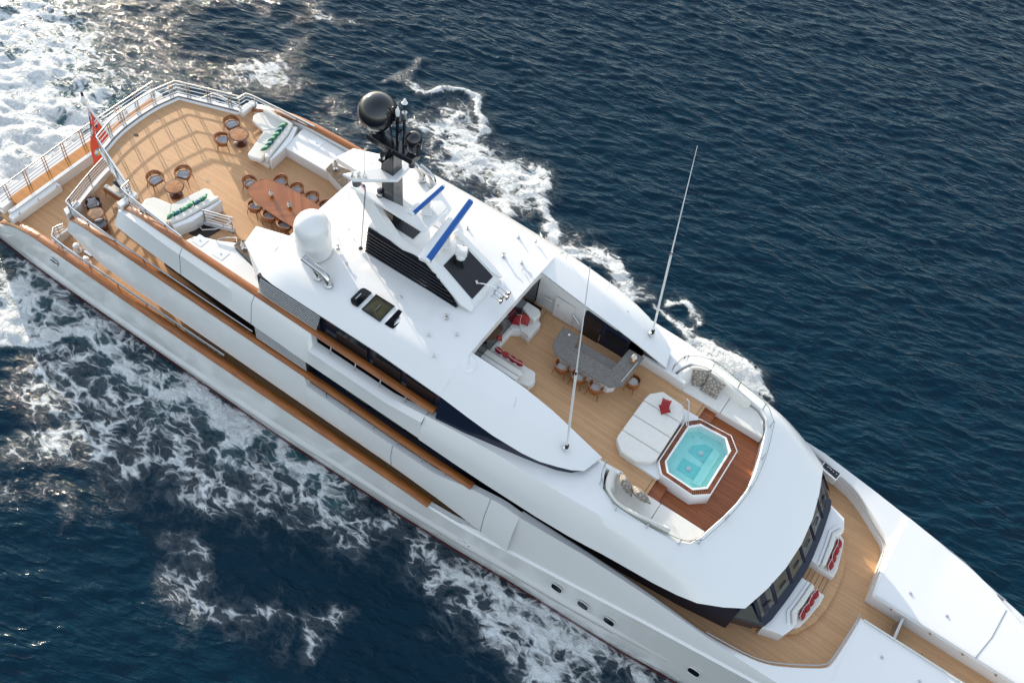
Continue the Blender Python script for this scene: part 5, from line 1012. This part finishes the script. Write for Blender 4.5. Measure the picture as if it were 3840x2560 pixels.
# --- settees either side of the hot tub, with big patterned cushions
sf = [(-3.44, 2.57), (-3.5, 3.0), (-3.3, 3.5), (-2.8, 3.78), (-2.05, 3.78), (-1.2, 3.72), (-.35, 3.62), (.05, 3.35), (.3, 2.85), (.36, 2.57)]
for sg, lb in ((1, 'white settee on the far side of the hot tub, mostly in shade'), (-1, 'white settee on the near side of the hot tub, partly sunlit')):
    o0 = (-1.5, sg * 3.0, ZJL); t = thing('tub_settee', o0, lb, 'settee', 'settees beside the hot tub')
    p = [(x, sg * y) for x, y in sf]
    padded('base', [(x, sg * (y + .03 if y < 2.7 else y)) for x, y in sf], ZJL, ZJL + .32, WHITE, t, o0, .02)
    padded('seat', clip2(p, -9, -1.62) if False else [q for q in p if q[0] < -1.6] + [(-1.62, sg * 3.74), (-1.62, sg * 2.57)], ZJL + .3, ZJL + .47, FABRIC, t, o0, .04)
    padded('seat', [(-1.6, sg * 2.57), (-1.6, sg * 3.74), (-1.2, sg * 3.72), (-.35, sg * 3.62), (.05, sg * 3.35), (.3, sg * 2.85), (.36, sg * 2.57)], ZJL + .3, ZJL + .47, FABRIC, t, o0, .04)
    bk = curve([(-3.95, sg * 2.62, 0), (-3.88, sg * 3.1, 0), (-3.6, sg * 3.6, 0), (-3.05, sg * 3.86, 0), (-2.2, sg * 3.84, 0), (-1.4, sg * 3.70, 0), (-.75, sg * 3.56, 0)], 5); rows = []
    for k, (x, y, z) in enumerate(bk):
        q = k / (len(bk) - 1); hz_ = 9.62 - .06 * q; c = np.array([-1.8, sg * 2.6]) - np.array([x, y]); c = c / np.linalg.norm(c); w_ = .30 * (1 - .35 * q)
        if q < .3: w_ = .42
        rows.append([(x, y, ZJL + .42), (x, y, hz_ - .03), (x + c[0] * .05, y + c[1] * .05, hz_), (x + c[0] * w_ * .6, y + c[1] * w_ * .6, hz_ - .02), (x + c[0] * w_ * .85, y + c[1] * w_ * .85, hz_ - .12), (x + c[0] * w_ * 1.2, y + c[1] * w_ * 1.2, ZJL + .42)])
    b = MB(); b.loft(rows); b.ngon(rows[0]); b.ngon(rows[-1]); b.build('backrest', FABRIC, t, origin=o0, sharp=60)
GP = 'large ring-patterned cushions on the tub settees'
cushion((-3.02, 3.36, 9.15 + .34), 'large ring-patterned cushion in the corner of the far settee', GP, RINGS, .80, .28, face=-62, tilt=58, roll=8)
cushion((-2.42, 3.24, 9.15 + .34), 'large ring-patterned cushion on the far settee, further forward', GP, RINGS, .80, .28, face=-85, tilt=56, roll=-6)
cushion((-3.10, -2.98, 9.15 + .50), 'large ring-patterned cushion in the corner of the near settee', GP, RINGS, .82, .36, face=55, tilt=62, roll=42)
cushion((-2.45, -3.02, 9.15 + .50), 'large ring-patterned cushion on the near settee, further forward', GP, RINGS, .82, .36, face=80, tilt=60, roll=44)

# --- two bow seats with red cushions
for sg, lb in ((1, 'white bow seat with four red cushions, on the far side of the hatch'), (-1, 'white bow seat with four red cushions, on the near side of the hatch')):
    o0 = (5.2, sg * 1.5, ZF + .3); t = thing('bow_seat', o0, lb, 'seat', 'bow seats ahead of the wheelhouse')
    padded('base', [(4.9, sg * .45), (5.72, sg * .47), (5.72, sg * .9), (5.55, sg * 1.8), (5.4, sg * 2.3), (5.1, sg * 2.5), (4.7, sg * 2.5)], ZF + .3, ZF + .5, WHITE, t, o0, .02)
    padded('seat', [(4.95, sg * .45), (5.72, sg * .46), (5.72, sg * .9), (5.55, sg * 1.8), (5.42, sg * 2.3), (5.1, sg * 2.52), (4.8, sg * 2.5)], ZF + .48, ZF + .62, FABRIC, t, o0, .04)
    padded('backrest', [(5.0, sg * .5), (5.18, sg * .55), (5.12, sg * 1.6), (5.02, sg * 2.0), (5.22, sg * 2.42), (5.08, sg * 2.56), (4.82, sg * 2.1), (4.9, sg * 1.5)], ZF + .58, ZF + .98, FABRIC, t, o0, .05)
    padded('back_panel', [(4.86, sg * .48), (4.98, sg * .5), (4.88, sg * 1.5), (4.80, sg * 2.1), (5.02, sg * 2.6), (4.9, sg * 2.64), (4.66, sg * 2.15), (4.76, sg * 1.5)], ZF + .3, ZF + .92, WHITE, t, o0, .02)
    nm2 = ['nearest the hatch', 'second from the hatch', 'third from the hatch', 'furthest from the hatch']
    for k in range(4):
        y = .78 + k * .37; x = 5.36 - .03 * k
        cushion((x, sg * y, ZF + .62 + .2), 'red piped cushion on the %s bow seat, %s' % ('far' if sg > 0 else 'near', nm2[k]), 'red cushions on the bow seats', RED, .36, .25, face=sg * 6 + (k % 2 * 16 - 8), tilt=60, roll=0 if sg < 0 else 6, piping=PIPE)
# ================================================================ the sea: one displaced sheet, foam where the hull has churned it
def axis(lo, hi, st, far, n=26):
    core = np.arange(lo, hi + st, st); g = np.geomspace(st * 2, far, n)
    return np.concatenate([lo - np.cumsum(g)[::-1] , core, hi + np.cumsum(g)])
gx = axis(-58.0, 19.0, 0.17, 900); gy = axis(-25.0, 60.0, 0.17, 900)
X, Y = np.meshgrid(gx, gy, indexing='ij'); Z = np.zeros_like(X)
rs = np.random.default_rng(11)
wind = R(-70)
DX = np.zeros_like(X); DY = np.zeros_like(X)
for i in range(110):
    lam = 0.60 * (10 / 0.60) ** (rs.random() ** 1.7); th = wind + rs.normal(0, .42); k = 2 * math.pi / lam
    amp = 0.0050 * lam ** 0.40 * rs.uniform(.5, 1.3) * (.6 if lam > 6 else 1.0); ph = rs.uniform(0, 6.28)
    kx, ky = k * math.cos(th), k * math.sin(th); a = kx * X + ky * Y + ph
    c = np.sin(a); Z += amp * c; DX -= amp * .7 * math.cos(th) * np.cos(a) * -1; DY -= amp * .7 * math.sin(th) * np.cos(a) * -1
# foam: strokes laid in world space; (points as seen, width m, strength)
def seg_d(P, A, B_):
    ab = B_ - A; t = np.clip(((P[0] - A[0]) * ab[0] + (P[1] - A[1]) * ab[1]) / (ab @ ab), 0, 1)
    return np.hypot(P[0] - A[0] - t * ab[0], P[1] - A[1] - t * ab[1]), t
D = np.zeros_like(X); T_ = np.zeros_like(X); RIDGE = np.zeros_like(X); CH = np.zeros_like(X)
i0, i1 = 24, len(gx) - 24; j0, j1 = 24, len(gy) - 24
sub = (slice(i0, i1), slice(j0, j1)); PX, PY = X[sub], Y[sub]
def wob(px_, py_, s, seed):
    r_ = np.random.default_rng(seed); o = np.zeros_like(px_)
    for i in range(9):
        th = r_.uniform(0, 6.28); k = s * r_.uniform(.5, 2.2); o += np.sin(k * (px_ * math.cos(th) + py_ * math.sin(th)) + r_.uniform(0, 6.28)) / 3.2
    return o
WX = PX + .9 * wob(PX, PY, .8, 3) + .35 * wob(PX, PY, 2.4, 5); WY = PY + .9 * wob(PX, PY, .8, 4) + .35 * wob(PX, PY, 2.4, 6)
def stroke(pts, width, s, arr=None, ridge=0, teal=0, soft=True):
    Q = [np.array(at('T', a, b, 0)[:2]) for a, b in pts]; W_ = width if isinstance(width, (list, tuple)) else [width] * len(Q); S_ = s if isinstance(s, (list, tuple)) else [s] * len(Q)
    best = np.zeros_like(PX)
    for i in range(len(Q) - 1):
        d, t = seg_d((WX, WY) if soft else (PX, PY), Q[i], Q[i + 1]); w = W_[i] + (W_[i + 1] - W_[i]) * t; st = S_[i] + (S_[i + 1] - S_[i]) * t
        best = np.maximum(best, st * np.exp(-(d / w) ** 2))
    D[sub] = np.maximum(D[sub], best)
    if ridge: RIDGE[sub] += ridge * best
    if teal: T_[sub] = np.maximum(T_[sub], best * teal)
    return best
# wake behind the stern
CH[sub] += stroke([(-80, 330), (0, 290), (60, 300), (150, 290)], [5, 4.5, 3.6, 2.4], [.92, .95, .92, .8], teal=1.1)
CH[sub] += stroke([(-60, 440), (20, 400), (110, 360)], [3, 2.6, 2.0], .95, teal=1.0)
CH[sub] += .6 * stroke([(-60, 40), (40, 60), (130, 110), (220, 170), (300, 200)], [6.5, 6, 4.5, 3.5, 2.2], [.66, .66, .62, .52, .38], teal=.55)
CH[sub] += .5 * stroke([(-60, 150), (60, 190), (170, 230)], [5, 4, 3], [.8, .74, .66], teal=.9)
stroke([(200, 30), (330, 90), (420, 190)], [3.5, 3.5, 2.2], [.36, .36, .26])
# port side
stroke([(560, 165), (620, 160), (680, 180)], [1.6, 2.2, 1.6], [.5, .62, .42])
stroke([(700, 40), (745, 52), (780, 70)], [1.0, 1.3, .9], [.36, .5, .3])
stroke([(430, 10), (520, 4), (600, 0)], 1.0, .35)
stroke([(900, 182), (945, 178), (1010, 195), (1060, 222), (1095, 262), (1120, 292), (1140, 310)], [.45, .6, .6, .7, .75, .75, .5], [.4, .75, .6, .78, .85, .95, .5], ridge=.20)
CH[sub] += .4 * stroke([(950, 255), (1000, 280), (1060, 335), (1120, 385), (1180, 430), (1230, 480)], [1.0, 1.9, 2.4, 2.4, 2.0, 1.2], [.5, .62, .66, .72, .74, .55])
stroke([(1190, 380), (1215, 430), (1245, 500), (1262, 540)], [.8, .9, .8, .6], [.6, .82, .78, .5], ridge=.1)
stroke([(800, 250), (770, 330)], [1.0, .8], [.30, .22])
stroke([(1235, 500), (1290, 555), (1360, 590), (1430, 620), (1478, 645)], [1.2, 1.3, 1.2, .9, .5], [.6, .72, .7, .72, .45])
stroke([(1390, 575), (1470, 630)], [.35, .3], [.75, .6], ridge=.08)
stroke([(1500, 688), (1545, 690), (1590, 735), (1640, 785)], [.25, .45, .4, .3], [.5, .85, .7, .4])
stroke([(1632, 800), (1680, 832), (1728, 872), (1768, 915)], [.5, .75, .7, .3], [.8, 1.05, 1.05, .6], ridge=.2, soft=False)
stroke([(1590, 790), (1650, 850), (1700, 890), (1745, 935)], .6, [.7, .9, .9, .7], soft=False)
stroke([(1500, 700), (1545, 735), (1600, 780), (1660, 815)], [.2, .3, .4, .4], [.5, .6, .7, .75], soft=False)
# starboard side: wash along the hull and the bow wave spreading
CH[sub] += .6 * stroke([(800, 1120), (700, 1060), (620, 1005), (540, 968)], [.8, 1.2, 1.2, 1.0], [.45, .60, .76, .68], teal=1.0)
CH[sub] += .6 * stroke([(640, 1005), (560, 990), (470, 945), (370, 880), (290, 850), (220, 800)], [.8, 1.2, 1.2, 1.3, 1.2, 1.0], [.68, .80, .76, .74, .70, .60], teal=.55)
CH[sub] += .6 * stroke([(250, 800), (160, 770), (100, 730), (20, 690), (-40, 660)], [1.4, 1.5, 1.5, 1.8, 2], [.6, .7, .68, .72, .72], teal=.5)
CH[sub] += .6 * stroke([(180, 800), (140, 770), (80, 735), (10, 740), (-40, 750)], [.6, .8, .7, .9, 1.0], [.7, 1.05, .8, .95, .9], teal=.4, ridge=.06)
stroke([(330, 800), (230, 720), (120, 650), (0, 585)], [1.4, 1.6, 1.6, 1.5], [.42, .52, .52, .52])
stroke([(60, 830), (130, 850), (230, 870)], [1.0, .8, .6], [.5, .62, .4]); stroke([(50, 870), (90, 880), (140, 880)], [.5, .5, .4], [.5, .62, .4])
stroke([(1560, 1580), (1420, 1510), (1330, 1450), (1250, 1420), (1160, 1380), (1090, 1340)], [1.2, 1.9, 2.2, 2.2, 2.0, 1.2], [.5, .55, .66, .7, .62, .45])
stroke([(1140, 1370), (1080, 1310), (1030, 1275), (960, 1240)], [1.0, 1.6, 1.4, 1.2], [.52, .64, .58, .46])
stroke([(1260, 1560), (1190, 1500), (1100, 1420)], [2.2, 2.0, 1.5], [.66, .6, .48])
stroke([(980, 1260), (880, 1200), (760, 1130), (640, 1080), (560, 1040), (480, 980)], [1.0, 1.8, 2.2, 2.4, 2.0, 1.6], [.4, .46, .50, .52, .46, .42])
stroke([(640, 1180), (560, 1130), (480, 1080), (380, 1050), (310, 1010)], [1.2, 1.8, 2.0, 1.8, 1.4], [.38, .5, .54, .5, .42])
stroke([(420, 1000), (330, 960), (240, 930), (150, 900), (60, 900)], [1.8, 1.8, 1.8, 1.6, 1.4], [.44, .48, .5, .5, .45])
stroke([(280, 1060), (220, 1010), (120, 990), (60, 1010)], [1.2, 1.6, 1.4, 1.2], [.45, .55, .5, .4])
stroke([(390, 1370), (440, 1385), (520, 1415), (600, 1440)], [.9, 1.2, 1.3, .9], [.36, .46, .55, .34]); stroke([(420, 1300), (480, 1330), (560, 1360)], [1.0, .9, .8], [.36, .4, .3]); stroke([(680, 1400), (720, 1430), (740, 1445)], [.9, .8, .6], [.36, .52, .36])
stroke([(100, 1160), (60, 1130), (0, 1100)], [1.0, 1.0, 1.0], [.3, .3, .3])
Z += RIDGE * 1.6
for i in range(40):   # churned water is lumpier
    th = rs.uniform(0, 6.28); lam = rs.uniform(.7, 2.6); k = 2 * math.pi / lam
    Z[sub] += np.clip(CH[sub], 0, 1.1) * .010 * lam ** .6 * np.sin(k * (PX * math.cos(th) + PY * math.sin(th)) + rs.uniform(0, 6.28))
nx, ny = X.shape
co = np.stack([X + DX, Y + DY, Z], -1).reshape(-1, 3)
idx = np.arange(nx * ny).reshape(nx, ny); fc = np.stack([idx[:-1, :-1], idx[1:, :-1], idx[1:, 1:], idx[:-1, 1:]], -1).reshape(-1, 4)
me = bpy.data.meshes.new('sea'); me.vertices.add(nx * ny); me.vertices.foreach_set('co', co.ravel()); nf = len(fc)
me.loops.add(nf * 4); me.loops.foreach_set('vertex_index', fc.ravel().astype(np.int32)); me.polygons.add(nf); me.polygons.foreach_set('loop_start', np.arange(0, nf * 4, 4, dtype=np.int32)); me.polygons.foreach_set('use_smooth', np.ones(nf, dtype=bool)); me.update(calc_edges=True)
for nm_, arr in (('foam', D), ('aerated', T_)):
    a = me.attributes.new(nm_, 'FLOAT', 'POINT'); a.data.foreach_set('value', arr.ravel().astype(np.float32))
sm = bpy.data.materials.new('sea_water'); sm.use_nodes = True; n = sm.node_tree.nodes; l = sm.node_tree.links; B = n['Principled BSDF']
geo = n.new('ShaderNodeNewGeometry'); PO = geo.outputs['Position']
def attr(nm_): a = n.new('ShaderNodeAttribute'); a.attribute_name = nm_; return a.outputs['Fac']
def mm(op, a, b=None, c=None, clamp=False):
    q = n.new('ShaderNodeMath'); q.operation = op; q.use_clamp = clamp
    for i, v in enumerate((a, b, c)):
        if v is None: continue
        if isinstance(v, (int, float)): q.inputs[i].default_value = v
        else: l.new(v, q.inputs[i])
    return q.outputs[0]
def noise(sc, det=4, dist=0.0, vec=PO, rough=.55):
    q = n.new('ShaderNodeTexNoise'); q.inputs['Scale'].default_value = sc; q.inputs['Detail'].default_value = det; q.inputs['Distortion'].default_value = dist; q.inputs['Roughness'].default_value = rough; l.new(vec, q.inputs['Vector']); return q
def warp(vec, sc, amt):
    w_ = noise(sc, 3, 0, vec); q = n.new('ShaderNodeVectorMath'); q.operation = 'SUBTRACT'; l.new(w_.outputs['Color'], q.inputs[0]); q.inputs[1].default_value = (.5, .5, .5)
    q2 = n.new('ShaderNodeVectorMath'); q2.operation = 'MULTIPLY_ADD'; l.new(q.outputs[0], q2.inputs[0]); q2.inputs[1].default_value = (amt, amt, 0); l.new(vec, q2.inputs[2]); return q2.outputs[0]
flat = n.new('ShaderNodeVectorMath'); flat.operation = 'MULTIPLY'; l.new(PO, flat.inputs[0]); flat.inputs[1].default_value = (.62, 1, 0)
WP = warp(warp(flat.outputs[0], .7, 1.6), 3.0, .45)
def web(sc, w_):
    v = n.new('ShaderNodeTexVoronoi'); v.voronoi_dimensions = '2D'; v.feature = 'DISTANCE_TO_EDGE'; v.inputs['Scale'].default_value = sc; l.new(WP, v.inputs['Vector'])
    return mm('SUBTRACT', 1.0, mm('DIVIDE', v.outputs['Distance'], w_), clamp=True)
clump = noise(.85, 5, .2, PO, .62).outputs['Fac']; fine = noise(6.0, 5, .3, WP, .65).outputs['Fac']
lace = mm('ADD', mm('ADD', mm('MULTIPLY', web(.95, .30), .22), mm('MULTIPLY', web(2.5, .30), .18)), mm('ADD', mm('MULTIPLY', fine, .40), mm('MULTIPLY', clump, .46)))
den = attr('foam')
raw = mm('ADD', mm('MULTIPLY', den, 1.0), mm('SUBTRACT', lace, 1.03))
gate = mm('MULTIPLY', den, 5.0, clamp=True)
foam = mm('MULTIPLY', mm('MULTIPLY', raw, 4.0, clamp=True), gate, clamp=True)
film = mm('MULTIPLY', mm('MULTIPLY', mm('ADD', raw, .28), .9, clamp=True), mm('MULTIPLY', gate, .26), clamp=True)
ft = mm('MAXIMUM', foam, film); den2 = den
deep = n.new('ShaderNodeMix'); deep.data_type = 'RGBA'; l.new(mm('MULTIPLY', attr('aerated'), .85, clamp=True), deep.inputs[0]); deep.inputs[6].default_value = (.0002, .0185, .036, 1); deep.inputs[7].default_value = (.035, .15, .175, 1)
fm = n.new('ShaderNodeMix'); fm.data_type = 'RGBA'; l.new(ft, fm.inputs[0]); l.new(deep.outputs[2], fm.inputs[6]); fm.inputs[7].default_value = (.72, .75, .76, 1)
l.new(fm.outputs[2], B.inputs['Base Color']); l.new(mm('ADD', .05, mm('MULTIPLY', ft, .6)), B.inputs['Roughness']); B.inputs['IOR'].default_value = 1.33; B.inputs['Specular IOR Level'].default_value = .24
def along(vec, ang, sx):      # stretch a pattern along wave crests lying at ang degrees
    a_ = n.new('ShaderNodeMapping'); a_.inputs['Rotation'].default_value = (0, 0, R(-ang)); l.new(vec, a_.inputs[0])
    c_ = n.new('ShaderNodeMapping'); c_.inputs['Scale'].default_value = (sx, 1, 1); l.new(a_.outputs[0], c_.inputs[0]); return c_
mp = along(PO, 20, .45)
b1 = noise(2.6, 4, .3, mp.outputs[0], .58).outputs['Fac']; b2 = noise(9.0, 4, .5, PO, .6).outputs['Fac']; mp2 = along(warp(PO, .35, 1.0), 14, .32)
rdg = mm('SUBTRACT', 1.0, mm('ABSOLUTE', mm('SUBTRACT', mm('MULTIPLY', noise(.95, 3, .2, mp2.outputs[0], .55).outputs['Fac'], 2.0), 1.0)))
b3 = noise(3.5, 5, .6, PO, .65).outputs['Fac']
gust = mm('ADD', .45, mm('MULTIPLY', noise(.06, 3, 0, PO).outputs['Fac'], 1.1))
h1 = mm('MULTIPLY', mm('ADD', mm('MULTIPLY', b1, .085), mm('MULTIPLY', mm('POWER', rdg, 4.0), .085)), gust)
h2 = mm('ADD', mm('MULTIPLY', b2, .012), mm('ADD', mm('MULTIPLY', mm('MULTIPLY', b3, den), .55), mm('MULTIPLY', foam, .05)))
hgt = mm('ADD', h1, h2)
bp = n.new('ShaderNodeBump'); bp.inputs['Strength'].default_value = .9; bp.inputs['Distance'].default_value = 1.0; l.new(hgt, bp.inputs['Height']); l.new(bp.outputs[0], B.inputs['Normal'])
me.materials.append(sm); sea = bpy.data.objects.new('sea', me); COL.objects.link(sea); sea['kind'] = 'structure'
